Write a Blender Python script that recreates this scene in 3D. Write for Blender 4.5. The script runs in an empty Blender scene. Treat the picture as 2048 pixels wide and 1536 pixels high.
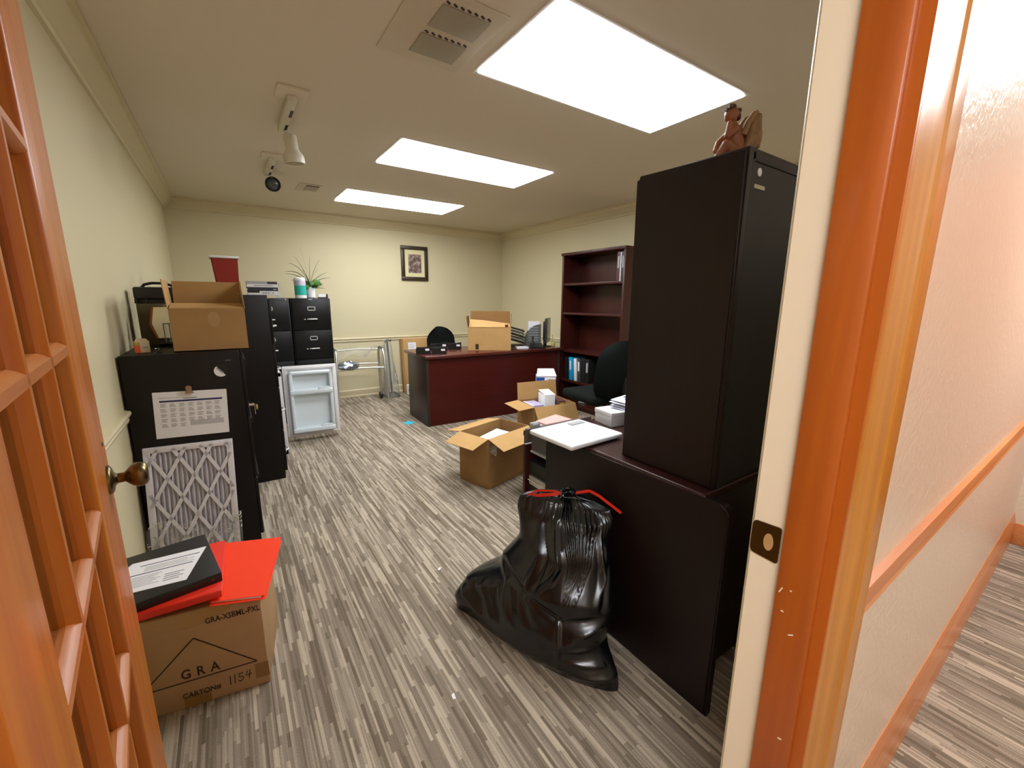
import bpy, bmesh, math, random
from mathutils import Vector, Matrix
random.seed(7)
S = bpy.context.scene
C = S.collection
PI = math.pi
def R(a): return math.radians(a)

# ------------------------------------------------------------------ camera
cam_d = bpy.data.cameras.new('camera'); cam = bpy.data.objects.new('camera', cam_d); C.objects.link(cam)
cam_d.sensor_fit = 'HORIZONTAL'; cam_d.sensor_width = 36.0; cam_d.lens = 834.76/2048*36.0
cam_d.clip_start = 0.01; cam_d.clip_end = 60
_y, _p, _r = 0.596602, 0.197600, 0.006629
_f = Vector((math.sin(_y)*math.cos(_p), math.cos(_y)*math.cos(_p), -math.sin(_p)))
_rt = Vector((math.cos(_y), -math.sin(_y), 0)); _up = _rt.cross(_f)
_r2 = math.cos(_r)*_rt + math.sin(_r)*_up; _u2 = -math.sin(_r)*_rt + math.cos(_r)*_up
M = Matrix((( _r2.x, _u2.x, -_f.x, 0.0), (_r2.y, _u2.y, -_f.y, 0.0), (_r2.z, _u2.z, -_f.z, 1.28), (0, 0, 0, 1)))
cam.matrix_world = M
S.camera = cam

# ------------------------------------------------------------------ world, exposure
w = bpy.data.worlds.new('world'); S.world = w; w.use_nodes = True
w.node_tree.nodes['Background'].inputs[0].default_value = (0.5, 0.45, 0.38, 1)
w.node_tree.nodes['Background'].inputs[1].default_value = 0.05
S.view_settings.view_transform = 'Standard'; S.view_settings.look = 'None'
S.view_settings.exposure = 0.0; S.view_settings.gamma = 1.0; S.view_settings.use_curve_mapping = False
ROOM_LIGHT = 19.0      # radiance of the ceiling panels
HALL_LIGHT = 21.0

# ------------------------------------------------------------------ materials
def lin(c):
    if isinstance(c, str):
        c = c.lstrip('#'); c = [int(c[i:i+2], 16)/255 for i in (0, 2, 4)]
    return tuple((x/12.92 if x <= 0.04045 else ((x+0.055)/1.055)**2.4) for x in c) + (1.0,)
MATS = {}
def mat(name, col, rough=0.5, metal=0.0, spec=0.5, bump=0.0, bscale=200.0, var=0.0, vscale=20.0, coat=0.0, emis=None, estr=0.0, trans=0.0, alpha=1.0):
    if name in MATS: return MATS[name]
    m = bpy.data.materials.new(name); m.use_nodes = True; MATS[name] = m
    nt = m.node_tree; b = nt.nodes['Principled BSDF']; c = lin(col)
    b.inputs['Base Color'].default_value = c; b.inputs['Roughness'].default_value = rough
    b.inputs['Metallic'].default_value = metal; b.inputs['Specular IOR Level'].default_value = spec
    b.inputs['Coat Weight'].default_value = coat; b.inputs['Alpha'].default_value = alpha
    b.inputs['Transmission Weight'].default_value = trans
    if emis:
        b.inputs['Emission Color'].default_value = lin(emis); b.inputs['Emission Strength'].default_value = estr
    tc = nt.nodes.new('ShaderNodeTexCoord')
    if var > 0:
        n = nt.nodes.new('ShaderNodeTexNoise'); n.inputs['Scale'].default_value = vscale; n.inputs['Detail'].default_value = 4
        nt.links.new(tc.outputs['Object'], n.inputs['Vector'])
        r = nt.nodes.new('ShaderNodeValToRGB')
        r.color_ramp.elements[0].position = 0.3; r.color_ramp.elements[1].position = 0.7
        r.color_ramp.elements[0].color = tuple(max(0, x*(1-var)) for x in c[:3]) + (1,)
        r.color_ramp.elements[1].color = tuple(min(1, x*(1+var)) for x in c[:3]) + (1,)
        nt.links.new(n.outputs['Fac'], r.inputs['Fac']); nt.links.new(r.outputs['Color'], b.inputs['Base Color'])
    if bump > 0:
        n = nt.nodes.new('ShaderNodeTexNoise'); n.inputs['Scale'].default_value = bscale; n.inputs['Detail'].default_value = 3
        nt.links.new(tc.outputs['Object'], n.inputs['Vector'])
        bp = nt.nodes.new('ShaderNodeBump'); bp.inputs['Strength'].default_value = bump; bp.inputs['Distance'].default_value = 0.004
        nt.links.new(n.outputs['Fac'], bp.inputs['Height']); nt.links.new(bp.outputs['Normal'], b.inputs['Normal'])
    return m
def wood(name, c1, c2, axis='z', rough=0.35, coat=0.0, scale=1.0, spec=0.5):
    if name in MATS: return MATS[name]
    m = bpy.data.materials.new(name); m.use_nodes = True; MATS[name] = m
    nt = m.node_tree; b = nt.nodes['Principled BSDF']
    b.inputs['Roughness'].default_value = rough; b.inputs['Coat Weight'].default_value = coat; b.inputs['Specular IOR Level'].default_value = spec
    b.inputs['Coat Roughness'].default_value = 0.15
    tc = nt.nodes.new('ShaderNodeTexCoord'); mp = nt.nodes.new('ShaderNodeMapping')
    s = {'x': (1.2, 26, 26), 'y': (26, 1.2, 26), 'z': (26, 26, 1.2)}[axis]
    mp.inputs['Scale'].default_value = tuple(v*scale for v in s)
    nt.links.new(tc.outputs['Object'], mp.inputs['Vector'])
    n = nt.nodes.new('ShaderNodeTexNoise'); n.inputs['Scale'].default_value = 1.6; n.inputs['Detail'].default_value = 6; n.inputs['Distortion'].default_value = 0.6
    nt.links.new(mp.outputs['Vector'], n.inputs['Vector'])
    r = nt.nodes.new('ShaderNodeValToRGB'); r.color_ramp.elements[0].position = 0.32; r.color_ramp.elements[1].position = 0.68
    r.color_ramp.elements[0].color = lin(c1); r.color_ramp.elements[1].color = lin(c2)
    nt.links.new(n.outputs['Fac'], r.inputs['Fac']); nt.links.new(r.outputs['Color'], b.inputs['Base Color'])
    return m
def carpet():
    m = bpy.data.materials.new('striated_carpet'); m.use_nodes = True
    nt = m.node_tree; N = nt.nodes; L = nt.links; b = N['Principled BSDF']
    b.inputs['Roughness'].default_value = 0.95; b.inputs['Specular IOR Level'].default_value = 0.1
    tc = N.new('ShaderNodeTexCoord'); sx = N.new('ShaderNodeSeparateXYZ'); L.new(tc.outputs['Object'], sx.inputs[0])
    def math_(op, a, bb=None):
        n = N.new('ShaderNodeMath'); n.operation = op
        for i, v in enumerate((a, bb)):
            if v is None: continue
            if isinstance(v, (int, float)): n.inputs[i].default_value = v
            else: L.new(v, n.inputs[i])
        return n.outputs[0]
    def layer(wd, ln, seed):
        col = math_('FLOOR', math_('DIVIDE', sx.outputs[0], wd))
        wn = N.new('ShaderNodeTexWhiteNoise'); wn.noise_dimensions = '1D'; L.new(math_('ADD', col, seed), wn.inputs['W'])
        row = math_('FLOOR', math_('ADD', math_('DIVIDE', sx.outputs[1], ln), math_('MULTIPLY', wn.outputs['Value'], 7.0)))
        cb = N.new('ShaderNodeCombineXYZ'); L.new(col, cb.inputs[0]); L.new(row, cb.inputs[1]); cb.inputs[2].default_value = seed
        w2 = N.new('ShaderNodeTexWhiteNoise'); w2.noise_dimensions = '3D'; L.new(cb.outputs[0], w2.inputs['Vector'])
        return w2.outputs['Value']
    a = layer(0.0095, 0.19, 3.0); c = layer(0.019, 0.55, 11.0); e = layer(0.0048, 0.45, 29.0)
    mix = math_('ADD', math_('ADD', math_('MULTIPLY', a, 0.45), math_('MULTIPLY', c, 0.3)), math_('MULTIPLY', e, 0.25))
    nz = N.new('ShaderNodeTexNoise'); nz.inputs['Scale'].default_value = 380; nz.inputs['Detail'].default_value = 2; L.new(tc.outputs['Object'], nz.inputs['Vector'])
    v = math_('ADD', mix, math_('MULTIPLY', math_('SUBTRACT', nz.outputs['Fac'], 0.5), 0.5))
    r = N.new('ShaderNodeValToRGB'); L.new(v, r.inputs['Fac'])
    r.color_ramp.elements[0].position = 0.22; r.color_ramp.elements[0].color = lin('#6f6353')
    r.color_ramp.elements[1].position = 0.78; r.color_ramp.elements[1].color = lin('#b9ab97')
    k = r.color_ramp.elements.new(0.5); k.color = lin('#8d8172')
    L.new(r.outputs['Color'], b.inputs['Base Color'])
    bp = N.new('ShaderNodeBump'); bp.inputs['Strength'].default_value = 0.5; bp.inputs['Distance'].default_value = 0.004
    L.new(v, bp.inputs['Height']); L.new(bp.outputs['Normal'], b.inputs['Normal'])
    return m
def film(name, tint='#ffffff', clear=0.8, bump=0.6, bscale=30):
    if name in MATS: return MATS[name]
    m = bpy.data.materials.new(name); m.use_nodes = True; MATS[name] = m
    nt = m.node_tree; N = nt.nodes; L = nt.links
    N.remove(N['Principled BSDF']); out = N['Material Output']
    tr = N.new('ShaderNodeBsdfTransparent'); tr.inputs[0].default_value = lin(tint)
    gl = N.new('ShaderNodeBsdfPrincipled'); gl.inputs['Base Color'].default_value = (0.75, 0.75, 0.72, 1); gl.inputs['Roughness'].default_value = 0.12
    mx = N.new('ShaderNodeMixShader'); fr = N.new('ShaderNodeLayerWeight'); fr.inputs[0].default_value = 0.35
    mr = N.new('ShaderNodeMapRange'); mr.inputs['To Min'].default_value = 1-clear; mr.inputs['To Max'].default_value = 0.9
    L.new(fr.outputs['Fresnel'], mr.inputs['Value']); L.new(mr.outputs[0], mx.inputs[0]); L.new(tr.outputs[0], mx.inputs[1]); L.new(gl.outputs[0], mx.inputs[2]); L.new(mx.outputs[0], out.inputs[0])
    if bump:
        n = N.new('ShaderNodeTexNoise'); n.inputs['Scale'].default_value = bscale; tc = N.new('ShaderNodeTexCoord'); L.new(tc.outputs['Object'], n.inputs['Vector'])
        bp = N.new('ShaderNodeBump'); bp.inputs['Strength'].default_value = bump; bp.inputs['Distance'].default_value = 0.02
        L.new(n.outputs['Fac'], bp.inputs['Height']); L.new(bp.outputs[0], gl.inputs['Normal']); L.new(bp.outputs[0], fr.inputs['Normal'])
    return m

m_wall = mat('cream_wall_paint', '#d3c8a4', 0.6, bump=0.12, bscale=120, spec=0.3)
m_trim = mat('cream_trim_paint', '#d8cba6', 0.4)
m_ceil = mat('ceiling_paint', '#e2d7c4', 0.85, bump=0.1, bscale=150, spec=0.2)
m_hallwall = mat('hall_wall_paint', '#dccbb6', 0.28, bump=0.5, bscale=75, spec=0.5)
m_jambcream = mat('jamb_cream_paint', '#f3e4c6', 0.4)
m_carpet = carpet()
m_pine = wood('door_stained_pine', '#b35a16', '#cf7c20', 'z', 0.36, 0.08)
m_pineh = wood('door_stained_pine_rail', '#b9662e', '#d18542', 'x', 0.36, 0.08)
m_jamb = wood('jamb_stained_wood', '#9a4814', '#b75e1a', 'z', 0.34, 0.15, 0.5)
m_casing = wood('casing_stained_wood', '#b2700f', '#c98519', 'z', 0.3, 0.2)
m_halltrim = wood('hall_trim_stained_wood', '#c07643', '#d18c56', 'x', 0.35, 0.2)
m_mahog = wood('mahogany_laminate', '#410f0b', '#48130d', 'x', 0.4, 0.0, 1.0, spec=.25)
m_mahogz = wood('mahogany_laminate_upright', '#3a140e', '#441911', 'z', 0.35, 0.0, 1.0)
m_desktop = wood('mahogany_desktop', '#4a1c15', '#552219', 'x', 0.25, 0.0, 1.0)
m_endp = wood('dark_mahogany_end', '#2e1d18', '#331e17', 'z', 0.4)
m_esp = wood('espresso_laminate', '#170c0a', '#1d100d', 'z', 0.38, spec=.35)
m_esptop = wood('espresso_laminate_top', '#2c1411', '#341914', 'x', 0.28)
m_espback = mat('dark_backing_board', '#24231f', 0.6, var=0.1, vscale=6)
m_blackmetal = mat('black_painted_steel', '#090909', 0.4, spec=.35, bump=0.05, bscale=300)
m_brownmetal = mat('dark_brown_painted_steel', '#0e0807', 0.42, spec=.3, bump=0.04, bscale=300)
m_chrome = mat('chrome', '#d8d8d4', 0.18, 1.0)
m_brass = mat('antique_brass', '#77694a', 0.3, 1.0)
m_brassd = mat('dark_brass_plate', '#6f5c33', 0.35, 1.0)
m_bright = mat('bright_nickel', '#d6d6d2', 0.35, .35)
m_alu = mat('brushed_aluminium', '#d2cfc5', 0.4, .85)
m_white = mat('white_plastic', '#e4e6e8', 0.35)
m_fridge = mat('white_fridge_enamel', '#e6e4e6', 0.3)
m_liner = mat('fridge_liner_plastic', '#dce6ea', 0.3)
m_paper = mat('white_paper', '#e9e7ea', 0.8)
m_ink = mat('grey_ink', '#8d8b90', 0.8)
m_inkd = mat('dark_ink', '#33323d', 0.8)
m_navy = mat('navy_ink', '#2e2f5a', 0.8)
m_card = mat('cardboard', '#a17c50', 0.85, var=0.06, vscale=9, spec=0.15)
m_cardl = mat('cardboard_light', '#b8925f', 0.85, var=0.06, vscale=9, spec=0.15)
m_cardin = mat('cardboard_inside', '#9a744a', 0.9, var=0.05, vscale=9, spec=0.1)
m_print = mat('box_print', '#35220f', 0.85)
m_tape = mat('brown_tape', '#8f6a3a', 0.25)
m_cleartape = mat('pale_tape', '#b08a58', 0.2)
m_red = mat('red_vinyl', '#e8301a', 0.4)
m_red2 = mat('bright_red_vinyl', '#ff4422', 0.4)
m_reddark = mat('red_plastic_bin', '#8f1d14', 0.4)
m_blackv = mat('black_vinyl', '#1d1d1c', 0.45, bump=0.1, bscale=400)
m_blackp = mat('black_plastic', '#0e0e0e', 0.4)
m_fabric = mat('black_chair_fabric', '#101513', 0.95, bump=0.4, bscale=600, spec=0.15)
m_bag = mat('black_bag_plastic', '#090a0c', 0.24, spec=0.65)
_nt = m_bag.node_tree; _b = _nt.nodes['Principled BSDF']; _tc = _nt.nodes['Texture Coordinate']
_n1 = _nt.nodes.new('ShaderNodeTexNoise'); _n1.inputs['Scale'].default_value = 7; _n1.inputs['Detail'].default_value = 2.5; _n1.inputs['Distortion'].default_value = 1.2
try: _n1.noise_type = 'RIDGED_MULTIFRACTAL'
except Exception: pass
_nt.links.new(_tc.outputs['Object'], _n1.inputs['Vector'])
_bp = _nt.nodes.new('ShaderNodeBump'); _bp.inputs['Strength'].default_value = 0.28; _bp.inputs['Distance'].default_value = 0.012
_nt.links.new(_n1.outputs['Fac'], _bp.inputs['Height']); _nt.links.new(_bp.outputs['Normal'], _b.inputs['Normal'])
m_bagred = mat('red_drawstring', '#d42a16', 0.3)
m_film = film('clear_film', clear=0.86)
m_filmd = film('crumpled_film', clear=0.7, bump=1.0, bscale=45)
m_glass = bpy.data.materials.new('pane_glass'); m_glass.use_nodes = True
_nt = m_glass.node_tree; _nt.nodes.remove(_nt.nodes['Principled BSDF'])
_tr = _nt.nodes.new('ShaderNodeBsdfTransparent'); _gl = _nt.nodes.new('ShaderNodeBsdfGlossy'); _gl.inputs['Roughness'].default_value = .02; _gl.inputs['Color'].default_value = (.9, .9, .9, 1); _tr.inputs[0].default_value = (.93, .95, .92, 1)
_fr = _nt.nodes.new('ShaderNodeFresnel'); _fr.inputs['IOR'].default_value = 1.5; _mx = _nt.nodes.new('ShaderNodeMixShader')
_nt.links.new(_fr.outputs[0], _mx.inputs[0]); _nt.links.new(_tr.outputs[0], _mx.inputs[1]); _nt.links.new(_gl.outputs[0], _mx.inputs[2]); _nt.links.new(_mx.outputs[0], _nt.nodes['Material Output'].inputs[0])
m_cyan = mat('cyan_paper', '#31b9d6', 0.7)
m_blue = mat('blue_print', '#1c4fb0', 0.5)
m_bluebind = mat('light_blue_vinyl', '#1aa3d8', 0.4)
m_teal = mat('teal_label', '#19a698', 0.4)
m_green = mat('leaf_green', '#4d7a2c', 0.45, var=0.3, vscale=30)
m_dkgreen = mat('dark_leaf_green', '#2f4a2a', 0.5, var=0.3, vscale=30)
m_greyp = mat('grey_plastic', '#585a59', 0.45)
m_greyl = mat('light_grey', '#a7aaa8', 0.5)
m_olive = mat('olive_board', '#4e4426', 0.7, var=0.1, vscale=10)
m_cream = mat('cream_plaque', '#f6f1cd', 0.3)
m_amber = wood('amber_wood_edge', '#8e4f16', '#a8611f', 'z', 0.35)
m_frame = wood('picture_frame_wood', '#2e2012', '#40301c', 'z', 0.4)
m_matboard = mat('mat_board', '#d8cfa0', 0.8)
m_lamp = mat('ceiling_panel_lit', '#ffffff', 0.5, emis='#f7fbff', estr=ROOM_LIGHT)
m_halllamp = mat('hall_panel_lit', '#ffffff', 0.5, emis='#f6f9ff', estr=HALL_LIGHT)
m_vent = mat('vent_enamel', '#d3c6b0', 0.6)
m_ventd = mat('vent_slot', '#3a352d', 0.8)
m_lampwhite = mat('track_lamp_enamel', '#d8d2bf', 0.4)
m_pink = mat('pink_paper', '#e6a39a', 0.7)
m_pale = mat('pale_blue_paper', '#ccd2e8', 0.7)
m_lav = mat('lavender_carton', '#b3a8c8', 0.6)
m_gold = mat('gold_print', '#b59a3a', 0.5)
m_grout = mat('dark_gap', '#3a1608', 0.8)
m_pleat = mat('filter_media', '#c2bec6', 0.9)
m_fcard = mat('filter_card_frame', '#dcd8de', 0.7)
m_terra = mat('figurine_resin', '#8d5535', 0.55, var=0.25, vscale=25)
m_wing = mat('figurine_wing_resin', '#8a6a44', 0.6, var=0.25, vscale=40)
m_hair = mat('figurine_hair_resin', '#4c2c20', 0.6, var=0.2, vscale=40)
m_orange = mat('orange_print', '#e05a20', 0.5)
m_maroon = mat('maroon_book', '#5d3a3c', 0.5)
m_art = None

# ------------------------------------------------------------------ mesh helpers
class MB:
    def __init__(s): s.bm = bmesh.new()
    def _merge(s, b2, mx=None):
        if mx is not None: bmesh.ops.transform(b2, matrix=mx, verts=b2.verts)
        me = bpy.data.meshes.new('t'); b2.to_mesh(me); b2.free(); s.bm.from_mesh(me); bpy.data.meshes.remove(me); return s
    def box(s, x0, x1, y0, y1, z0, z1, bev=0.0, seg=2, mx=None):
        b = bmesh.new(); bmesh.ops.create_cube(b, size=1.0)
        for v in b.verts: v.co = Vector((x0+(v.co.x+.5)*(x1-x0), y0+(v.co.y+.5)*(y1-y0), z0+(v.co.z+.5)*(z1-z0)))
        if bev > 0: bmesh.ops.bevel(b, geom=list(b.edges), offset=bev, segments=seg, profile=0.5, affect='EDGES')
        return s._merge(b, mx)
    def cyl(s, p0, p1, r0, r1=None, seg=16, caps=True):
        p0, p1 = Vector(p0), Vector(p1); r1 = r0 if r1 is None else r1
        b = bmesh.new(); d = p1-p0
        bmesh.ops.create_cone(b, cap_ends=caps, segments=seg, radius1=r0, radius2=r1, depth=d.length)
        q = d.to_track_quat('Z', 'Y').to_matrix().to_4x4()
        return s._merge(b, Matrix.Translation((p0+p1)/2) @ q)
    def tube(s, pts, r, seg=10):
        pts = [Vector(p) for p in pts]; n = len(pts); rings = []
        rr = r if isinstance(r, (list, tuple)) else [r]*n
        prev = None
        for i, p in enumerate(pts):
            t = (pts[min(i+1, n-1)]-pts[max(i-1, 0)]).normalized()
            if prev is None:
                a = t.orthogonal().normalized()
            else:
                a = (prev - t*prev.dot(t)).normalized()
            prev = a; c = t.cross(a)
            rings.append([s.bm.verts.new(p + rr[i]*(a*math.cos(2*PI*k/seg)+c*math.sin(2*PI*k/seg))) for k in range(seg)])
        for i in range(n-1):
            for k in range(seg):
                s.bm.faces.new((rings[i][k], rings[i][(k+1) % seg], rings[i+1][(k+1) % seg], rings[i+1][k]))
        s.bm.faces.new(list(reversed(rings[0]))); s.bm.faces.new(rings[-1]); return s
    def lathe(s, prof, o=(0, 0, 0), seg=24, axis='z', cap=True):
        o = Vector(o); rings = []
        for (r, h) in prof:
            ring = []
            for k in range(seg):
                a = 2*PI*k/seg; x, y = r*math.cos(a), r*math.sin(a)
                v = {'z': (x, y, h), 'y': (x, h, y), 'x': (h, x, y)}[axis]
                ring.append(s.bm.verts.new(o+Vector(v)))
            rings.append(ring)
        for i in range(len(rings)-1):
            for k in range(seg):
                s.bm.faces.new((rings[i][k], rings[i][(k+1) % seg], rings[i+1][(k+1) % seg], rings[i+1][k]))
        if cap:
            s.bm.faces.new(list(reversed(rings[0]))); s.bm.faces.new(rings[-1])
        return s
    def prism(s, poly, a0, a1, axis='z'):
        f = {'z': lambda u, v, h: (u, v, h), 'y': lambda u, v, h: (u, h, v), 'x': lambda u, v, h: (h, u, v)}[axis]
        A = [s.bm.verts.new(f(u, v, a0)) for u, v in poly]; B = [s.bm.verts.new(f(u, v, a1)) for u, v in poly]
        n = len(poly)
        for k in range(n): s.bm.faces.new((A[k], A[(k+1) % n], B[(k+1) % n], B[k]))
        s.bm.faces.new(list(reversed(A))); s.bm.faces.new(B); return s
    def slab(s, quad, th):      # thickened quad (4 points), th along its normal
        q = [Vector(p) for p in quad]; n = (q[1]-q[0]).cross(q[3]-q[0]).normalized()*th
        A = [s.bm.verts.new(p) for p in q]; B = [s.bm.verts.new(p+n) for p in q]; k = len(q)
        for i in range(k): s.bm.faces.new((A[i], A[(i+1) % k], B[(i+1) % k], B[i]))
        s.bm.faces.new(list(reversed(A))); s.bm.faces.new(B); return s
    def sphere(s, c, r, sc=(1, 1, 1), seg=16, mx=None):
        b = bmesh.new(); bmesh.ops.create_uvsphere(b, u_segments=seg, v_segments=max(6, seg//2), radius=r)
        m = Matrix.Translation(Vector(c)) @ (mx or Matrix.Identity(4)) @ Matrix.Diagonal((*sc, 1))
        return s._merge(b, m)
    def grid(s, fn, nu, nv):
        V = [[s.bm.verts.new(fn(i/nu, j/nv)) for j in range(nv+1)] for i in range(nu+1)]
        for i in range(nu):
            for j in range(nv): s.bm.faces.new((V[i][j], V[i+1][j], V[i+1][j+1], V[i][j+1]))
        return s
    def mesh(s, name, m, smooth=None):
        bmesh.ops.recalc_face_normals(s.bm, faces=s.bm.faces)
        me = bpy.data.meshes.new(name); s.bm.to_mesh(me); s.bm.free(); me.materials.append(m)
        if smooth:
            for p in me.polygons: p.use_smooth = True
            try: me.set_sharp_from_angle(angle=R(smooth))
            except Exception: pass
        return me
    def build(s, name, m, parent=None, loc=(0, 0, 0), rot=(0, 0, 0), smooth=35):
        o = bpy.data.objects.new(name, s.mesh(name, m, smooth)); C.objects.link(o)
        o.parent = parent; o.location = loc; o.rotation_euler = rot; return o
def tag(o, label=None, cat=None, group=None, kind=None):
    for k, v in (('label', label), ('category', cat), ('group', group), ('kind', kind)):
        if v: o[k] = v
    return o
def thing(name, label, cat, loc=(0, 0, 0), rz=0.0, group=None, kind=None, rot=None):
    o = bpy.data.objects.new(name, None); C.objects.link(o); o.empty_display_size = 0.05
    o.location = loc; o.rotation_euler = rot or (0, 0, rz); return tag(o, label, cat, group, kind)
def bx(name, m, parent, x0, x1, y0, y1, z0, z1, bev=0.0, seg=2, **k):
    return MB().box(x0, x1, y0, y1, z0, z1, bev, seg).build(name, m, parent, **k)
def struct(name, m, *boxes, bev=0.0):
    b = MB()
    for q in boxes: b.box(*q, bev)
    return tag(b.build(name, m), kind='structure')
def text(name, body, size, m, parent, mx, ext=0.0004, align='CENTER', spacing=1.0):
    cu = bpy.data.curves.new(name, 'FONT'); cu.body = body; cu.size = size; cu.extrude = ext; cu.align_x = align; cu.align_y = 'CENTER'; cu.space_character = spacing
    cu.resolution_u = 3; cu.offset = size*.012
    o = bpy.data.objects.new(name+'_src', cu); C.objects.link(o)
    dg = bpy.context.evaluated_depsgraph_get(); me = bpy.data.meshes.new_from_object(o.evaluated_get(dg))
    bpy.data.objects.remove(o); bpy.data.curves.remove(cu)
    me.transform(mx); me.materials.clear(); me.materials.append(m)
    t = bpy.data.objects.new(name, me); C.objects.link(t); t.parent = parent; return t
def copy_tree(o, parent=None):
    c = o.copy(); C.objects.link(c); c.parent = parent
    for ch in list(o.children): copy_tree(ch, c)
    return c

# ------------------------------------------------------------------ setting
XL, XR, YB, YF, YH, ZC = -0.41, 3.66, 5.68, 0.281, 0.192, 2.28
XJ = 0.650; XJL = -0.14                       # door opening
tag(MB().box(-2.2, 3.9, -1.3, 5.9, -0.05, 0.0).build('floor', m_carpet), kind='structure')
struct('ceiling', m_ceil, (-2.2, 3.9, -1.3, 5.9, ZC, ZC+0.06))
struct('wall_left', m_wall, (XL-0.1, XL, YF, YB+0.1, 0, ZC))
struct('wall_back', m_wall, (XL, XR+0.1, YB, YB+0.1, 0, ZC))
struct('wall_right', m_wall, (XR, XR+0.1, YF, YB, 0, ZC))
HD = 2.06
struct('wall_front', m_hallwall, (-2.2, XJL-0.017, YH, YF, 0, ZC), (XJ+0.017, XR+0.1, YH, YF, 0, ZC), (XJL-0.017, XJ+0.017, YH, YF, HD+0.017, ZC))
struct('wall_hall_rear', m_hallwall, (-2.2, 3.9, -1.3, -1.2, 0, ZC))
struct('wall_hall_left', m_hallwall, (-2.3, -2.2, -1.3, YF, 0, ZC))
# hall end wall with a stained door casing
struct('wall_hall_end', m_hallwall, (3.42, 3.5, 0.09, YH, 0, ZC), (3.42, 3.5, -1.2, -0.9, 0, ZC), (3.42, 3.5, -0.9, 0.09, 2.05, ZC))
struct('door_2', m_jamb, (3.43, 3.47, -0.88, 0.07, 0.01, 2.04))
struct('trim_1', m_jamb, (3.405, 3.42, 0.03, 0.10, 0, 2.1), (3.405, 3.42, -0.95, -0.88, 0, 2.1), (3.405, 3.42, -0.95, 0.10, 2.05, 2.12), bev=0.004)
# crown moulding along left, back and right wall
CR = [(0, 0), (0.014, 0.004), (0.02, 0.016), (0.03, 0.022), (0.072, 0.066), (0.08, 0.07), (0.082, 0.088), (0.096, 0.092), (0.096, 0.105), (0, 0.105)]
b = MB(); b.prism([(XL+u, ZC-0.105+v) for u, v in CR], YF, YB, 'y'); tag(b.build('trim_2', m_trim, smooth=20), kind='structure')
b = MB(); b.prism([(YB-u, ZC-0.105+v) for u, v in CR], XL, XR, 'x'); tag(b.build('trim_3', m_trim, smooth=20), kind='structure')
b = MB(); b.prism([(XR-u, ZC-0.105+v) for u, v in CR], YF, YB, 'y'); tag(b.build('trim_4', m_trim, smooth=20), kind='structure')
# chair rails in the room
RL = [(0, 0), (0.01, 0), (0.014, 0.012), (0.01, 0.02), (0.02, 0.03), (0.024, 0.04), (0.02, 0.05), (0, 0.052)]
b = MB(); b.prism([(XL+u, 0.745+v) for u, v in RL], YF, YB, 'y'); tag(b.build('trim_5', m_trim, smooth=20), kind='structure')
b = MB(); b.prism([(YB-u, 0.738+v) for u, v in RL], XL, XR, 'x'); tag(b.build('trim_6', m_trim, smooth=20), kind='structure')
b = MB(); b.prism([(XR-u, 0.738+v) for u, v in RL], YF, YB, 'y'); tag(b.build('trim_7', m_trim, smooth=20), kind='structure')
BB = [(0, 0), (0.022, 0), (0.022, 0.02), (0.014, 0.028), (0.014, 0.09), (0.008, 0.1), (0, 0.104)]
b = MB(); b.prism([(XL+u, v) for u, v in BB], YF, YB, 'y'); tag(b.build('baseboard_left', m_trim, smooth=20), kind='structure')
b = MB(); b.prism([(YB-u, v) for u, v in BB], XL, XR, 'x'); tag(b.build('baseboard_back', m_trim, smooth=20), kind='structure')
b = MB(); b.prism([(XR-u, v) for u, v in BB], YF, YB, 'y'); tag(b.build('baseboard_right', m_trim, smooth=20), kind='structure')
# hall chair rail and baseboard
HR = [(0, 0), (0.008, 0.002), (0.015, 0.018), (0.013, 0.026), (0.015, 0.04), (0.012, 0.06), (0, 0.064)]
b = MB(); b.prism([(YH-u, 0.738+v) for u, v in HR], 0.814, 3.42, 'x'); tag(b.build('trim_8', m_halltrim, smooth=20), kind='structure')
HB = [(0, 0), (0.012, 0), (0.013, 0.12), (0.007, 0.15), (0.002, 0.175), (0, 0.175)]
b = MB(); b.prism([(YH-u, v) for u, v in HB], 0.814, 3.42, 'x'); tag(b.build('baseboard_hall', m_halltrim, smooth=20), kind='structure')
b = MB(); b.box(3.408, 3.42, 0.10, YH-0.012, 0, 0.12, 0.003); tag(b.build('baseboard_hall_end', m_halltrim), kind='structure')

# door frame, right jamb with stop, strike plate and casings
jr = thing('trim_9', None, None, kind='structure')
bx('jamb_board', m_jambcream, jr, XJ, XJ+0.017, 0.230, YF, 0, HD)
bx('jamb_board', m_jamb, jr, XJ, XJ+0.006, 0.170, 0.230, 0, HD)
bx('door_stop', m_jamb, jr, XJ-0.011, XJ, 0.1850, 0.2350, 0, HD-0.011, 0.002)
# nicks in the stained wood
for (yy, zz, l, a) in ((0.222, 0.83, .006, 0), (0.207, 0.80, .012, .6), (0.228, 0.862, .016, 1.2), (0.20, 0.62, .008, .3), (.215, .868, .004, 0)):
    MB().box(-l*.3, l*.3, -0.0008, 0.0008, -0.0008, 0.0008, mx=Matrix.Translation((XJ-0.0112, yy, zz)) @ Matrix.Rotation(PI/2, 4, 'Z') @ Matrix.Rotation(a, 4, 'Y')).build('nick', m_jambcream, jr)
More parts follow.
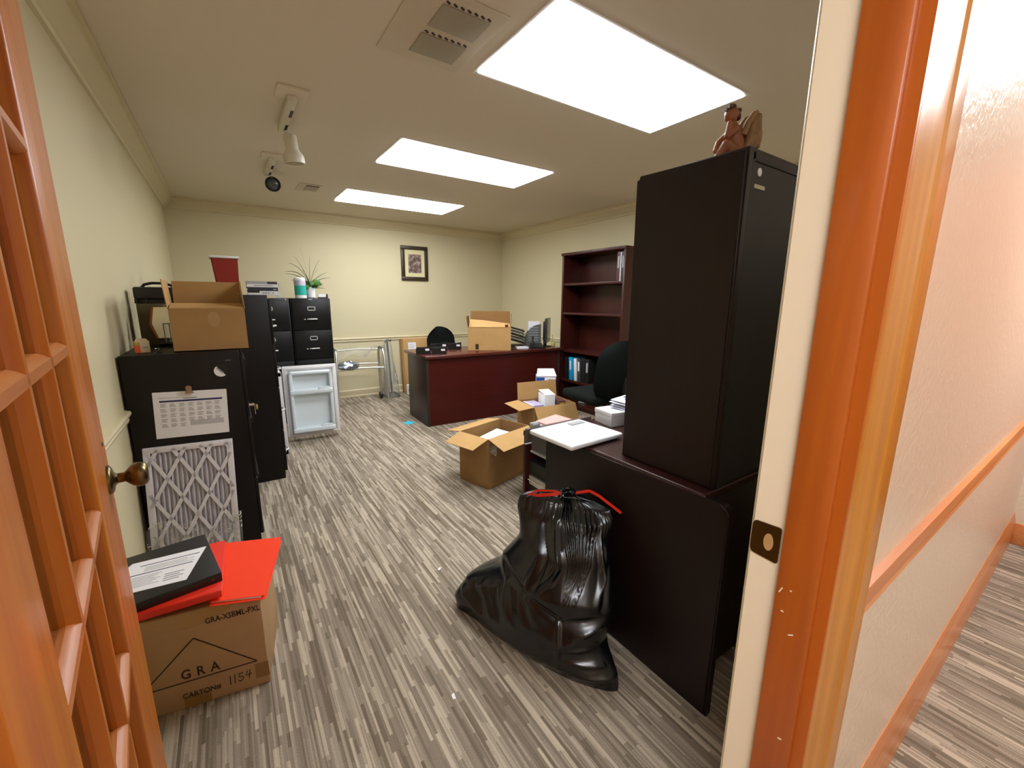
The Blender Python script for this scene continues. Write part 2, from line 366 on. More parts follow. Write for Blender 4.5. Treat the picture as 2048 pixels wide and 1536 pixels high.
# strike plate
st = MB()
pz, py, hh, hw = 0.922, 0.2605, 0.029, 0.0195
pts = []
for (cy, cz, a0) in ((py+hw-.004, pz+hh-.012, 0), (py-hw+.004, pz+hh-.004, 90), (py-hw+.004, pz-hh+.004, 180), (py+hw-.004, pz-hh+.012, 270)):
    rad = 0.004 if a0 in (90, 180) else 0.010
    for k in range(5):
        a = R(a0+k*22.5); pts.append((cy+(rad*math.cos(a) if a0 in (90, 180) else 0.006*math.cos(a)), cz+rad*math.sin(a)))
st.prism(pts, XJ-0.0022, XJ+0.0002, 'x')
sp = st.build('strike_plate', m_brassd, jr)
MB().prism([(py-.004+0.007*math.cos(a), pz+0.014*math.sin(a)) for a in [k*PI/8 for k in range(16)]], XJ-0.0028, XJ-0.0021, 'x').build('latch_hole', m_cardl, sp)
for dz in (-.021, .021): MB().cyl((XJ-0.0032, py-.002, pz+dz), (XJ-0.002, py-.002, pz+dz), 0.0032, seg=12).build('screw', m_brass, sp)
# hall casing (profiled) and room casing
CP = [(0.667, 0.192), (0.667, 0.176), (0.671, 0.1735), (0.69, 0.1735), (0.708, 0.170), (0.725, 0.170), (0.738, 0.167), (0.746, 0.169), (0.754, 0.166), (0.800, 0.166), (0.810, 0.169), (0.814, 0.178), (0.814, 0.192)]
b = MB(); b.prism(CP, 0, HD+0.13, 'z'); b.build('casing', m_casing, jr, smooth=20)
bx('casing_gap', m_grout, jr, XJ+0.006, 0.668, 0.178, 0.186, 0, HD)
b = MB(); b.prism([(XJ+0.005, YF), (XJ+0.005, YF+0.004), (XJ+0.009, YF+0.007), (XJ+0.06, YF+0.010), (XJ+0.068, YF+0.008), (XJ+0.068, YF)], 0, HD+0.07, 'z'); b.build('room_casing', m_trim, jr, smooth=20)
jl = thing('trim_10', None, None, kind='structure')
bx('jamb_board', m_jamb, jl, XJL-0.017, XJL, 0.168, YF-0.006, 0, HD)
bx('head_board', m_jamb, jl, XJL-0.017, XJ+0.017, 0.168, YF-0.006, HD, HD+0.017)
bx('casing', m_casing, jl, XJL-0.13, XJL-0.006, 0.172, YH, 0, HD+0.13, 0.004)
bx('casing', m_casing, jl, XJL-0.006, 0.659, 0.172, YH, HD+0.006, HD+0.13, 0.004)

# ------------------------------------------------------------------ glazed door standing open
DW, DT, DH = 0.80, 0.035, 2.03
door = thing('door_1', None, None, (-0.124, 0.312, 0.008), R(97.3), kind='structure')
bx('stile', m_pine, door, DW-0.240, DW, 0, DT, 0, DH, 0.006, 3)
bx('stile', m_pine, door, 0, 0.128, 0, DT, 0, DH, 0.002)
gx0, gx1 = 0.128, DW-0.240
zs = [0.155, 0.41, 0.672, 0.934, 1.196, 1.47, 1.73, 1.91]
bx('rail', m_pineh, door, gx0, gx1, 0, DT, 0, zs[0], 0.001)
bx('rail', m_pineh, door, gx0, gx1, 0, DT, zs[-1], DH, 0.001)
mv = [gx0, 0.258, 0.405, gx1]
mw = 0.013
for xm in mv[1:-1]:
    b = MB(); b.prism([(xm-mw, DT*.32), (xm-mw*.8, 0.006), (xm-mw*.45, 0.001), (xm+mw*.45, 0.001), (xm+mw*.8, 0.006), (xm+mw, DT*.32), (xm+mw, DT*.68), (xm+mw*.45, DT-.001), (xm-mw*.45, DT-.001), (xm-mw, DT*.68)], zs[0], zs[-1], 'z')
    b.build('muntin', m_pine, door, smooth=25)
for zm in zs[1:-1]:
    b = MB(); b.prism([(DT*.32, zm-mw), (0.006, zm-mw*.8), (0.001, zm-mw*.45), (0.001, zm+mw*.45), (0.006, zm+mw*.8), (DT*.32, zm+mw), (DT*.68, zm+mw), (DT-.001, zm+mw*.45), (DT-.001, zm-mw*.45), (DT*.68, zm-mw)], gx0, gx1, 'x')
    b.build('muntin', m_pineh, door, smooth=25)
for i in range(3):
    for j in range(len(zs)-1):
        bx('pane', m_glass, door, mv[i]+0.004, mv[i+1]-0.004, DT/2-0.0015, DT/2+0.0015, zs[j]+0.004, zs[j+1]-0.004)
MB().sphere((DW-0.05, 0, 1.0), 0.0055, (1, .3, .8)).build('wood_knot', m_grout, door)
for sgn, y0 in ((-1, 0.0), (1, DT)):
    prof = [(r_*.9, h_*.86) for r_, h_ in [(0.031, 0.0), (0.031, 0.004), (0.026, 0.008), (0.014, 0.011), (0.0105, 0.016), (0.0105, 0.028), (0.016, 0.033), (0.023, 0.040), (0.0265, 0.048), (0.0265, 0.056), (0.023, 0.064), (0.017, 0.068), (0.001, 0.0685)]]
    kn = MB().lathe([(r, sgn*h) for r, h in prof[4:]], (DW-0.062, y0, 0.932), 28, 'y').build('knob', m_brass, door, smooth=60)
    MB().lathe([(r, sgn*h) for r, h in prof[:5]], (DW-0.062, y0, 0.932), 28, 'y').build('rosette', m_brass, kn, smooth=60)

# ------------------------------------------------------------------ ceiling fixtures
def troffer(x0, x1, y0, y1, label, m=m_lamp, group='ceiling light panels'):
    t = thing('ceiling_light', label, 'ceiling light', ((x0+x1)/2, (y0+y1)/2, ZC), group=group)
    hx, hy, f = (x1-x0)/2, (y1-y0)/2, 0.022
    b = MB()
    for (a0, a1, c0, c1) in ((-hx-f, hx+f, -hy-f, -hy), (-hx-f, hx+f, hy, hy+f), (-hx-f, -hx, -hy, hy), (hx, hx+f, -hy, hy)):
        b.box(a0, a1, c0, c1, -0.003, 0.0, 0.001)
    b.build('frame', mat('light_frame_enamel', '#eeeae6', 0.4), t)
    bx('diffuser', m, t, -hx, hx, -hy, hy, -0.007, -0.001)
    return t
troffer(1.045, 2.230, 1.264, 1.822, 'largest and nearest of the three bright ceiling light panels', group=None)
troffer(1.045, 2.270, 2.782, 3.340, 'middle one of the three bright rectangular ceiling light panels', group=None)
troffer(1.055, 2.250, 4.270, 4.820, 'farthest and smallest-looking of the three bright ceiling light panels', group=None)
troffer(1.9, 3.0, -0.75, -0.2, 'warm ceiling light panel in the hall beyond the casing', m_halllamp, None)
troffer(-1.15, -0.05, -0.85, -0.3, 'added hall ceiling light panel out of view, brightening the right door jamb', m_halllamp, None)  # added lamp, out of view, to brighten the jamb from the left

def vent(x0, x1, y0, y1, rows, label):
    t = thing('ceiling_vent', label, 'vent', ((x0+x1)/2, (y0+y1)/2, ZC))
    hx, hy = (x1-x0)/2, (y1-y0)/2
    bx('plate', m_vent, t, -hx, hx, -hy, hy, -0.006, 0, 0.003)
    n = rows; px0, px1 = -hx*0.35, hx*0.72
    L = 2*hy*0.84/n
    for r in range(n):
        c = -hy*0.84+L*(r+0.5)
        bx('louvre_panel', mat('vent_grey', '#a79e8b', 0.6), t, px0, px1, c-L*.36, c+L*.36, -0.011, -0.006, 0.001)
        for k in range(7):
            u = px0+(k+.5)*(px1-px0)/7
            MB().box(-.008, .008, -.0035, .0035, -.009, -.005, mx=Matrix.Translation((u, c-L*.43, 0)) @ Matrix.Rotation(R(28), 4, 'Z')).build('slot', m_ventd, t)
    return t
vent(0.612, 0.965, 1.44, 1.89, 2, 'large square ceiling vent near the brightest light panel')
vent(0.655, 0.85, 4.29, 4.57, 1, 'small far ceiling vent beside the farthest light panel')

def track(px, py, pw, tl, head, label):
    t = thing('track_light', label, 'track light', (px, py, ZC))
    bx('ceiling_plate', m_ceil, t, -pw/2, pw/2, -pw*.55, pw*.55, -0.012, 0, 0.003)
    tr = bx('track_rail', m_lampwhite, t, -0.02, 0.02, 0, tl, -0.042, -0.012, 0.003)
    for c in (tl*.35, tl*.82): bx('slot', m_blackp, tr, 0.006, 0.0205, c-.05, c+.05, -0.0425, -0.025)
    MB().cyl((0.02, tl-.05, -0.04), (0.03, tl-.04, -0.075), 0.012).build('adapter', m_lampwhite, t)
    if head == 'down':
        ax = Vector((0.035, tl-.045, -0.06)); d = Vector((0.10, 0.05, -1)).normalized()
        q = d.to_track_quat('Z', 'Y').to_matrix().to_4x4()
        b = MB(); b.lathe([(0.005, -0.005), (0.026, 0), (0.029, 0.006), (0.029, 0.062), (0.033, 0.072), (0.044, 0.088), (0.047, 0.098), (0.047, 0.125), (0.043, 0.125), (0.040, 0.09), (0.02, 0.07)], seg=28)
        bmesh.ops.transform(b.bm, matrix=Matrix.Translation(ax) @ q @ Matrix.Scale(1.22, 4), verts=b.bm.verts); b.build('lamp_head', m_lampwhite, t)
    else:
        ax = Vector((0.03, tl-.01, -0.10)); d = Vector((-0.02, -1, -0.22)).normalized()
        q = d.to_track_quat('Z', 'Y').to_matrix().to_4x4()
        b = MB(); b.lathe([(0.004, -0.07), (0.026, -0.068), (0.029, -0.06), (0.03, -0.02), (0.052, 0.02), (0.055, 0.03), (0.055, 0.05), (0.048, 0.05), (0.046, 0.035)], seg=28)
        bmesh.ops.transform(b.bm, matrix=Matrix.Translation(ax) @ q, verts=b.bm.verts); hd = b.build('lamp_head', m_blackp, t)
        b = MB(); b.lathe([(0.045, 0.036), (0.035, 0.044), (0.015, 0.049), (0.001, 0.05)], seg=24)
        bmesh.ops.transform(b.bm, matrix=Matrix.Translation(ax) @ q, verts=b.bm.verts); b.build('lens', mat('lamp_lens', '#4c5052', .15), hd)
    return t
track(0.385, 2.52, 0.14, 0.47, 'down', 'white flared track spotlight pointing down, nearer of two')
track(0.39, 3.64, 0.13, 0.42, 'front', 'farther track spotlight with dark round lens facing the door')

# ------------------------------------------------------------------ filing cabinets on the left
def label_frame(p, x, z, parent_y, wd=.075, ht=.042, f=.008):
    b = MB()
    for q in ((x-wd/2, x+wd/2, z-ht/2, z-ht/2+f), (x-wd/2, x+wd/2, z+ht/2-f, z+ht/2), (x-wd/2, x-wd/2+f, z-ht/2, z+ht/2), (x+wd/2-f, x+wd/2, z-ht/2, z+ht/2)):
        b.box(q[0], q[1], parent_y-.005, parent_y, q[2], q[3])
    return b.build('label_frame', m_bright, p)
def file_cabinet(label, loc, rz, wd, dp, ht, n, body=m_blackmetal, group=None):
    # local: front faces -y, x centred, depth +y
    t = thing('file_cabinet', label, 'file cabinet', loc, rz, group)
    bx('body', body, t, -wd/2, wd/2, 0.018, dp, 0.0, ht, 0.004)
    dh = (ht-0.07)/n
    for k in range(n):
        z1 = ht-0.025-k*dh; z0 = z1-dh+.008
        d = bx('drawer', body, t, -wd/2+.012, wd/2-.012, 0, 0.02, z0, z1, 0.003)
        label_frame(d, 0, z1-dh*.26, 0.0)
        hz = z1-dh*.62
        b = MB(); b.tube([(-.045, 0.0, hz), (-.043, -.02, hz+.002), (-.03, -.03, hz+.003), (.03, -.03, hz+.003), (.043, -.02, hz+.002), (.045, 0, hz)], 0.0065, 8); b.build('handle', m_bright, d)
        b = MB(); b.box(-.078, -.062, -.012, 0, hz-.006, hz+.006, .002); b.build('thumb_latch', m_greyl, d)
    bx('top_badge', m_greyl, t, -.02, .02, 0.014, 0.018, ht-.016, ht-.006)
    MB().cyl((wd/2-.03, .012, ht-.012), (wd/2-.03, .019, ht-.012), .008).build('lock', m_chrome, t)
    return t
# rotated: front faces +x  -> rz=+90
A = thing('lateral_file_cabinet', 'waist-high black lateral file cabinet with calendar sheet on its side', 'file cabinet', (-0.40, 2.40, 0))
bx('body', m_brownmetal, A, 0.0, 0.435, 0, 0.76, 0.0, 1.035, 0.004)
for k in range(3):
    d = bx('drawer', m_blackmetal, A, 0.435, 0.45, 0.012, 0.748, 0.06+k*0.32, 0.37+k*0.32, 0.003)
    bx('pull', m_blackmetal, d, 0.45, 0.462, 0.2, 0.56, 0.30+k*0.32, 0.325+k*0.32, 0.003)
lv = MB().cyl((0.45, 0.10, 0.742), (0.475, 0.10, 0.742), 0.008).build('lock', m_chrome, A)
MB().cyl((0.45, 0.10, 0.742), (0.453, 0.10, 0.742), 0.022).build('escutcheon', m_chrome, lv)
bx('key', m_chrome, lv, 0.474, 0.478, 0.092, 0.108, 0.69, 0.745, .001)
MB().cyl((0.482, 0.10, 0.726), (0.490, 0.10, 0.726), 0.014).build('key_tag', mat('pale_brass', '#b5b06a', .35, .8), lv)
bx('name_badge', m_greyp, A, 0.375, 0.398, -.002, 0.001, 0.988, 0.993)

B = file_cabinet('tall dark brown file cabinet carrying books, its handles seen edge-on', (0.26, 3.47, 0), R(90), 0.38, 0.655, 1.305, 4, m_brownmetal)
b = MB(); b.tube([(-0.19, 0.228, 1.068), (-0.215, 0.232, 1.068), (-0.222, 0.218, 1.066), (-0.22, 0.213, 1.045)], 0.007, 8); b.build('side_latch', m_white, B)
Cc = file_cabinet('black four-drawer file cabinet with potted plant on top', (0.742, 4.80, 0), 0, 0.38, 0.68, 1.288, 4)
Dd = file_cabinet('black file cabinet squeezed beside the plant cabinet, mostly hidden', (0.352, 4.78, 0), 0, 0.38, 0.68, 1.288, 4)

# calendar sheet held by clip magnet, round magnet
cal = thing('calendar_sheet', 'white printed calendar sheet clipped to the lateral cabinet side', 'paper', (-0.176, 2.3985, 0.753), rot=(0, R(2.6), 0))
MB().box(-.137, .137, -.0012, 0, -.107, .107).build('sheet', m_paper, cal)
b = MB(); b.box(-.115, .118, -.0018, -.001, .06, .068); b.build('header_bar', m_navy, cal)
b = MB(); b.box(-.03, .02, -.0018, -.001, .073, .078); b.box(-.118, -.03, -.0018, -.001, .079, .0805); b.build('heading', m_ink, cal)
b = MB()
for r in range(5):
    for c in range(7):
        if r == 4 and c > 2: continue
        x0 = -.113+c*.0333; z0 = .05-r*.0235
        for k in range(3): b.box(x0, x0+(.022, .016, .019)[(k+c+r) % 3], -.0018, -.001, z0-k*.0058, z0-k*.0058+.0022)
b.build('entries', m_ink, cal)
b = MB(); b.box(-.01, .118, -.0018, -.001, -.056, -.033); b.build('shaded_block', mat('pale_grey_print', '#bdbbc0', .8), cal)
clip = thing('magnetic_clip', 'silver magnetic bulldog clip holding the calendar sheet', 'clip', (-0.176, 2.397, 0.868))
MB().cyl((0, -.016, .008), (0, -.004, .008), .012).build('magnet', m_chrome, clip)
b = MB(); b.prism([(-.018, -.018), (.018, -.018), (.008, .0), (-.008, .0)], -.009, -.004, 'y'); b.build('jaw', m_chrome, clip)
mg = thing('round_magnet', 'black and white round magnet high on the lateral cabinet side', 'magnet', (-0.046, 2.399, 0.943))
n = 28; pts = [(.028*math.cos(2*PI*k/n), .028*math.sin(2*PI*k/n)) for k in range(n)]
MB().prism(pts, -.004, 0, 'y').build('disc', m_blackp, mg)
a0, a1 = R(125), R(308)
MB().prism([(.0275*math.cos(a0+(a1-a0)*k/16), .0275*math.sin(a0+(a1-a0)*k/16)) for k in range(17)], -.0048, -.0038, 'y').build('white_half', m_paper, mg)
MB().box(-.022, .014, -.0054, -.0045, -.004, .003, mx=Matrix.Rotation(R(47), 4, 'Y')).build('lettering', m_ink, mg)

# pleated air filter leaning on the cabinet
FW, FH = 0.335, 0.60
fl = thing('air_filter', 'white framed pleated air filter leaning against the lateral cabinet', 'air filter', (-0.226, 2.30, 0.02), rot=(R(-7.5), R(2.2), 0))
b = MB()
for q in ((-FW/2, FW/2, 0, .026), (-FW/2, FW/2, FH-.026, FH), (-FW/2, -FW/2+.026, .026, FH-.026), (FW/2-.026, FW/2, .026, FH-.026)): b.box(q[0], q[1], 0, .022, q[2], q[3], .0015)
b.build('frame', m_fcard, fl)
npl = 16
b = MB()
def pl(u, v): return (-FW/2+.02+(FW-.04)*u,   .004+.014*(1 if int(round(u*npl*2)) % 2 else 0), .02+(FH-.04)*v)
b.grid(pl, npl*2, 1); b.build('pleated_media', m_pleat, fl, smooth=None)
b = MB(); pitch = .136; wd = .0075
def clip_seg(x0, z0, dx, dz):
    # clip the line to the frame window
    t0, t1 = -9, 9
    for p, d, lo, hi in ((x0, dx, -FW/2+.012, FW/2-.012), (z0, dz, .012, FH-.012)):
        a, c = (lo-p)/d, (hi-p)/d
        if a > c: a, c = c, a
        t0, t1 = max(t0, a), min(t1, c)
    return t0, t1
ang = R(62)
for s in (1, -1):
    dx, dz = math.cos(ang)*s, math.sin(ang)
    for k in range(-5, 7):
        x0 = k*0.100+(.03 if s > 0 else -.01); z0 = FH/2
        t0, t1 = clip_seg(x0, z0, dx, dz)
        if t1-t0 < .03: continue
        p0 = Vector((x0+dx*t0, 0.002, z0+dz*t0)); p1 = Vector((x0+dx*t1, 0.002, z0+dz*t1)); nn = Vector((-dz, 0, dx))*wd
        b.slab([p0-nn, p1-nn, p1+nn, p0+nn], .002)
b.build('lattice', m_fcard, fl)
b = MB()
def wrapf(u, v): 
    x = -FW/2-.012+(FW+.024)*u
    return (x, -.010-.008*math.sin(u*19+v*7)*math.cos(v*11+u*5)-.004*math.sin(u*47), -.005+.235*v+.03*math.sin(u*7.5)+.018*math.sin(u*17))
b.grid(wrapf, 40, 14); b.build('plastic_wrap', film('filter_film', clear=.9, bump=.8, bscale=35), fl, smooth=180)

# ------------------------------------------------------------------ cardboard boxes
def carton(name, label, loc, rz, wd, dp, ht, flaps, m_out=m_card, th=.004, fm=m_cardl, cat='cardboard box', sag=0):
    # flaps: list of (side, length, angle outward from vertical in degrees); side in f,b,l,r (front = -y)
    t = thing(name, label, cat, loc, rz)
    b = MB()
    b.box(0, wd, 0, dp, 0.0, th); b.box(0, wd, 0, th, 0, ht); b.box(0, wd, dp-th, dp, 0, ht); b.box(0, th, th, dp-th, 0, ht); b.box(wd-th, wd, th, dp-th, 0, ht)
    b.build('body', m_out, t)
    for side, ln, an in flaps:
        a = R(an); up = Vector((0, 0, math.cos(a)))*ln
        d = {'f': Vector((0, -1, 0)), 'b': Vector((0, 1, 0)), 'l': Vector((-1, 0, 0)), 'r': Vector((1, 0, 0))}[side]*math.sin(a)*ln
        e0, e1 = {'f': ((0, 0), (wd, 0)), 'b': ((wd, dp), (0, dp)), 'l': ((0, dp), (0, 0)), 'r': ((wd, 0), (wd, dp))}[side]
        p0, p1 = Vector((*e0, ht)), Vector((*e1, ht)); off = (p1-p0).normalized()*.004
        MB().slab([p0+off, p1-off, p1-off*2+up+d, p0+off*2+up+d], th*.8).build('flap', fm, t)
    return t
# carton on the lateral cabinet
cb = carton('open_carton', 'open brown cardboard box on top of the lateral file cabinet', (-0.213, 2.45, 1.036), 0, 0.292, 0.26, 0.198, [('f', .10, -78), ('b', .13, -6), ('l', .13, 4), ('r', .13, -3)])
MB().prism([(.165+.024*math.cos(k*PI/8), .148+.036*math.sin(k*PI/8)) for k in range(16)], -.0006, .0003, 'y').build('torn_mark', mat('cardboard_scuff', '#a78357', .85), cb)
# large printed carton at front with tape
gb = thing('printed_carton', 'taped brown carton marked GRA on the floor by the door', 'cardboard box', (-0.004, 1.448, 0), R(-9.5))
GW, GD, GH = 0.375, 0.32, 0.335
m_gra = mat('worn_cardboard', '#b39069', 0.85, var=0.07, vscale=7, spec=0.15)
bx('body', m_gra, gb, -GW, 0, 0, GD, 0, GH, 0.004)
MB().slab([(-GW+.002, 0, GH), (-.002, 0, GH), (-.006, .165, GH+.006), (-GW+.006, .165, GH+.006)], .004).build('flap', m_card, gb)
MB().slab([(-.002, GD, GH), (-GW+.002, GD, GH), (-GW+.006, .166, GH+.006), (-.006, .166, GH+.006)], .004).build('flap', m_card, gb)
MB().box(-.038, .0012, -.0012, .04, .03, .085).build('tape', m_tape, gb)
b = MB(); b.prism([(-.06, GH), (-.09, GH-.022), (-.14, GH-.045), (-.2, GH-.055), (-.27, GH-.04), (-.31, GH-.02), (-.33, GH)], -.0008, .001, 'y'); b.build('tape', m_cleartape, gb)
MB().box(-.235, -.165, -.0004, .001, .0, .045).build('tape', m_tape, gb)
MX = lambda x, z, rot=0: Matrix.Translation((x, -.0006, z)) @ Matrix.Rotation(R(90), 4, 'X') @ Matrix.Rotation(R(rot), 4, 'Z')
text('printed_code', 'GRA-XSBML-PXL', .028, m_print, gb, MX(-.078, .290, .5) @ Matrix.Diagonal((.72, 1, 1, 1)))
for ch, u_ in (('G', -.220), ('R', -.182), ('A', -.144)): text('printed_letter', ch, .046, m_print, gb, MX(u_, .121) @ Matrix.Diagonal((.8, 1, 1, 1)))
text('printed_word', 'CARTON#', .025, m_print, gb, MX(-.187, .044) @ Matrix.Diagonal((.85, 1, 1, 1)))
b = MB()
tri = [(-.030, .097), (-.187, .243), (-.334, .096)]
for i in range(3):
    p, q = tri[i], tri[(i+1) % 3]; d = (Vector(q)-Vector(p)).normalized(); nn = Vector((-d.y, d.x))*.0018
    b.slab([(p[0]-nn.x, -.0007, p[1]-nn.y), (q[0]-nn.x, -.0007, q[1]-nn.y), (q[0]+nn.x, -.0007, q[1]+nn.y), (p[0]+nn.x, -.0007, p[1]+nn.y)], .0006)
b.build('printed_triangle', m_print, gb)
b = MB()
for st_ in ([(-.112, .077), (-.113, .045)], [(-.099, .078), (-.101, .046)], [(-.076, .076), (-.088, .076), (-.088, .064), (-.078, .063), (-.076, .055), (-.083, .047), (-.091, .05)], [(-.064, .078), (-.069, .061), (-.052, .064)], [(-.056, .08), (-.061, .048)]):
    b.tube([(x+.003, -.0006, z-.008) for x, z in st_], .0013, 6)
b.build('handwritten_number', m_print, gb)

# folders and binders on that carton
def flat_on(o_pts, z0, th): return None
rf = thing('red_folder', 'bright red document folder lying at the right of the carton stack', 'folder', (0, 0, 0.3465))
MB().prism([(-.135, 1.455), (.004, 1.40), (.012, 1.402), (.090, 1.74), (.078, 1.752), (-.115, 1.82)], 0, .0016).build('cover', m_red2, rf)
MB().prism([(-.13, 1.47), (.0, 1.412), (.078, 1.732), (-.112, 1.80)], .0016, .008).build('papers', m_paper, rf)
MB().slab([(-.135, 1.465, .008), (.010, 1.408, .008), (.088, 1.738, .016), (-.114, 1.82, .014)], .0016).build('cover', m_red2, rf)
rb = thing('red_binder', 'red ring binder under the black binder on the carton', 'binder', (-0.213, 1.628, 0.3645), R(-2))
def binder(t, wd, dp, th, cover, pages=m_paper, spine='-y'):
    MB().box(-wd/2, wd/2, -dp/2, dp/2, 0, .003, .001).build('cover', cover, t)
    MB().box(-wd/2, wd/2, -dp/2, dp/2, th-.003, th, .001).build('cover', cover, t)
    MB().box(-wd/2+.006, wd/2-.004, -dp/2+.006, dp/2-.008, .003, th-.003).build('pages', pages, t)
    MB().box(-wd/2, wd/2, -dp/2-.002, -dp/2+.003, 0, th, .001).build('spine', cover, t)
binder(rb, .235, .325, .022, m_red)
kb = thing('black_binder', 'black ring binder with printed sheet, top of the carton stack', 'binder', (-0.235, 1.645, 0.3872), R(10))
binder(kb, .225, .305, .030, m_blackv)
MB().cyl((.088, -.1575, .017), (.088, -.1525, .017), .004, seg=12).build('rivet', m_brass, kb.children[3])
ps = thing('printed_sheet', 'white printed form lying on the black binder', 'paper', (-0.245, 1.628, 0.4175), R(-3))
MB().prism([(-.115, -.09), (.062, -.098), (.098, .09), (-.10, .088), (-.118, .05)], 0, .001).build('sheet', m_paper, ps)
b = MB(); b.box(-.075, .082, .055, .058, .0008, .0016); b.box(-.095, .068, .004, .0075, .0008, .0016); b.build('blue_rule', m_navy, ps)
b = MB()
for k in range(7): b.box(-.10, -.01-.008*(k % 3), -.012-k*.009, -.010-k*.009, .0008, .0014)
for k in range(4): b.box(.0, .05-.01*(k % 2), -.035-k*.012, -.031-k*.012, .0008, .0014)
for k in range(4): b.box(-.06, .07-.02*(k % 2), .018+k*.008, .0195+k*.008, .0008, .0014)
b.build('lettering', m_ink, ps)

# ------------------------------------------------------------------ things on the lateral cabinet
ZA = 1.036
ob = thing('olive_board_case', 'olive brown upright case against the left wall on the cabinet', 'case', (-0.32, 2.93, ZA))
bx('shell', m_olive, ob, -.055, .055, -.05, .05, 0, .215, .004)
rd = thing('black_case', 'black plastic carry case with looped handle behind the cream plaque', 'case', (-0.305, 2.93, ZA+.2152))
bx('shell', m_blackp, rd, -.075, .10, -.05, .04, .02, .085, .012, 3)
for x in (-.07, -.03): bx('foot', m_blackp, rd, x-.004, x+.008, -.045, .03, 0, .024, .002)
b = MB(); b.tube([(-.045, 0, .08), (-.03, 0, .098), (.0, 0, .106), (.05, 0, .106), (.08, 0, .096), (.09, 0, .08)], .007, 8); b.build('handle', m_blackp, rd)
pq = thing('cream_plaque', 'cream plaque with curved amber wooden edge on wire easel', 'plaque', (-0.232, 2.77, ZA+.006), rot=(R(-16), 0, R(8)))
def hexa(sx, sz):  return [(-.06*sx, .085-.075*sz), (.06*sx, .085-.075*sz), (.078*sx, .085+.0*sz), (.062*sx, .085+.085*sz), (-.062*sx, .085+.085*sz), (-.078*sx, .085)]
b = MB(); b.prism([(x, z+.03) for x, z in hexa(1, 1)], 0, .014, 'y'); b.build('face', m_cream, pq)
b = MB(); b.prism([(x, z+.03) for x, z in hexa(1.14, 1.02)], .004, .02, 'y'); b.build('wood_edge', m_amber, pq)
b = MB()
for x in (-.035, -.012): b.tube([(x, -.012, 0.002), (x, -.012, .11), (x+.0, -.012, .112)], .0025, 6)
b.tube([(-.035, -.012, .11), (.05, -.012, .11)], .0025, 6); b.tube([(-.05, -.012, .003), (.06, -.012, .003)], .003, 6); b.tube([(-.02, -.012, .03), (-.02, .03, .03)], .0025, 6)
b.build('wire_easel', m_greyp, pq)
bx('easel_foot', m_blackp, pq, -.06, .06, -.03, .02, 0, .012, .002)
sc_ = thing('small_carton', 'small orange and cream carton on the cabinet beside the wall', 'carton', (-0.335, 2.52, ZA), R(12))
bx('body', mat('cream_carton', '#cdbb98', .7), sc_, -.022, .03, -.02, .02, 0, .05, .001)
bx('orange_panel', m_orange, sc_, -.0228, -.004, -.0206, .02, .002, .034)
bx('yellow_band', m_gold, sc_, -.0229, -.004, -.0207, .02, .034, .048)
b = MB(); b.slab([(-.022, -.02, .05), (.03, -.02, .05), (.02, .0, .062), (-.012, .0, .064)], .001); b.build('lid_flap', mat('cream_carton', '#cdbb98', .7), sc_)
bx('lettering', m_ink, sc_, .004, .024, -.0208, -.02, .022, .026)
key = thing('black_binder_clip', 'tiny black clip lying beside the open box on the cabinet', 'clip', (-0.27, 2.445, ZA), R(30))
b = MB(); b.prism([(-.012, 0), (.012, 0), (.003, .012), (-.003, .012)], -.01, .01, 'y'); b.build('body', m_blackp, key)
b = MB(); b.tube([(-.004, .0, .01), (-.008, 0, .022), (.006, 0, .022), (.004, 0, .01)], .001, 5); b.build('wire', m_chrome, key)

# things on the tall brown cabinet
ZB = 1.3055
rbn = thing('red_bin', 'dark red plastic container with white rim behind the open box', 'container', (0.035, 3.40, ZB))
b = MB()
def taper(x0, y0, x1, y1, z0, z1):
    b.grid(lambda u, v: (0, 0, 0), 1, 1) if False else None
P0 = [(-.058, -.05), (.058, -.05), (.058, .05), (-.058, .05)]; P1 = [(-.078, -.06), (.068, -.06), (.068, .06), (-.078, .06)]
v0 = [b.bm.verts.new((x, y, 0)) for x, y in P0]; v1 = [b.bm.verts.new((x, y, .235)) for x, y in P1]
for k in range(4): b.bm.faces.new((v0[k], v0[(k+1) % 4], v1[(k+1) % 4], v1[k]))
b.bm.faces.new(v0[::-1]); b.bm.faces.new(v1); bmesh.ops.bevel(b.bm, geom=list(b.bm.edges), offset=.006, segments=2, affect='EDGES')
b.build('tub', m_reddark, rbn); bx('rim', m_white, rbn, -.086, .076, -.068, .068, .228, .243, .004)
bz = ZB
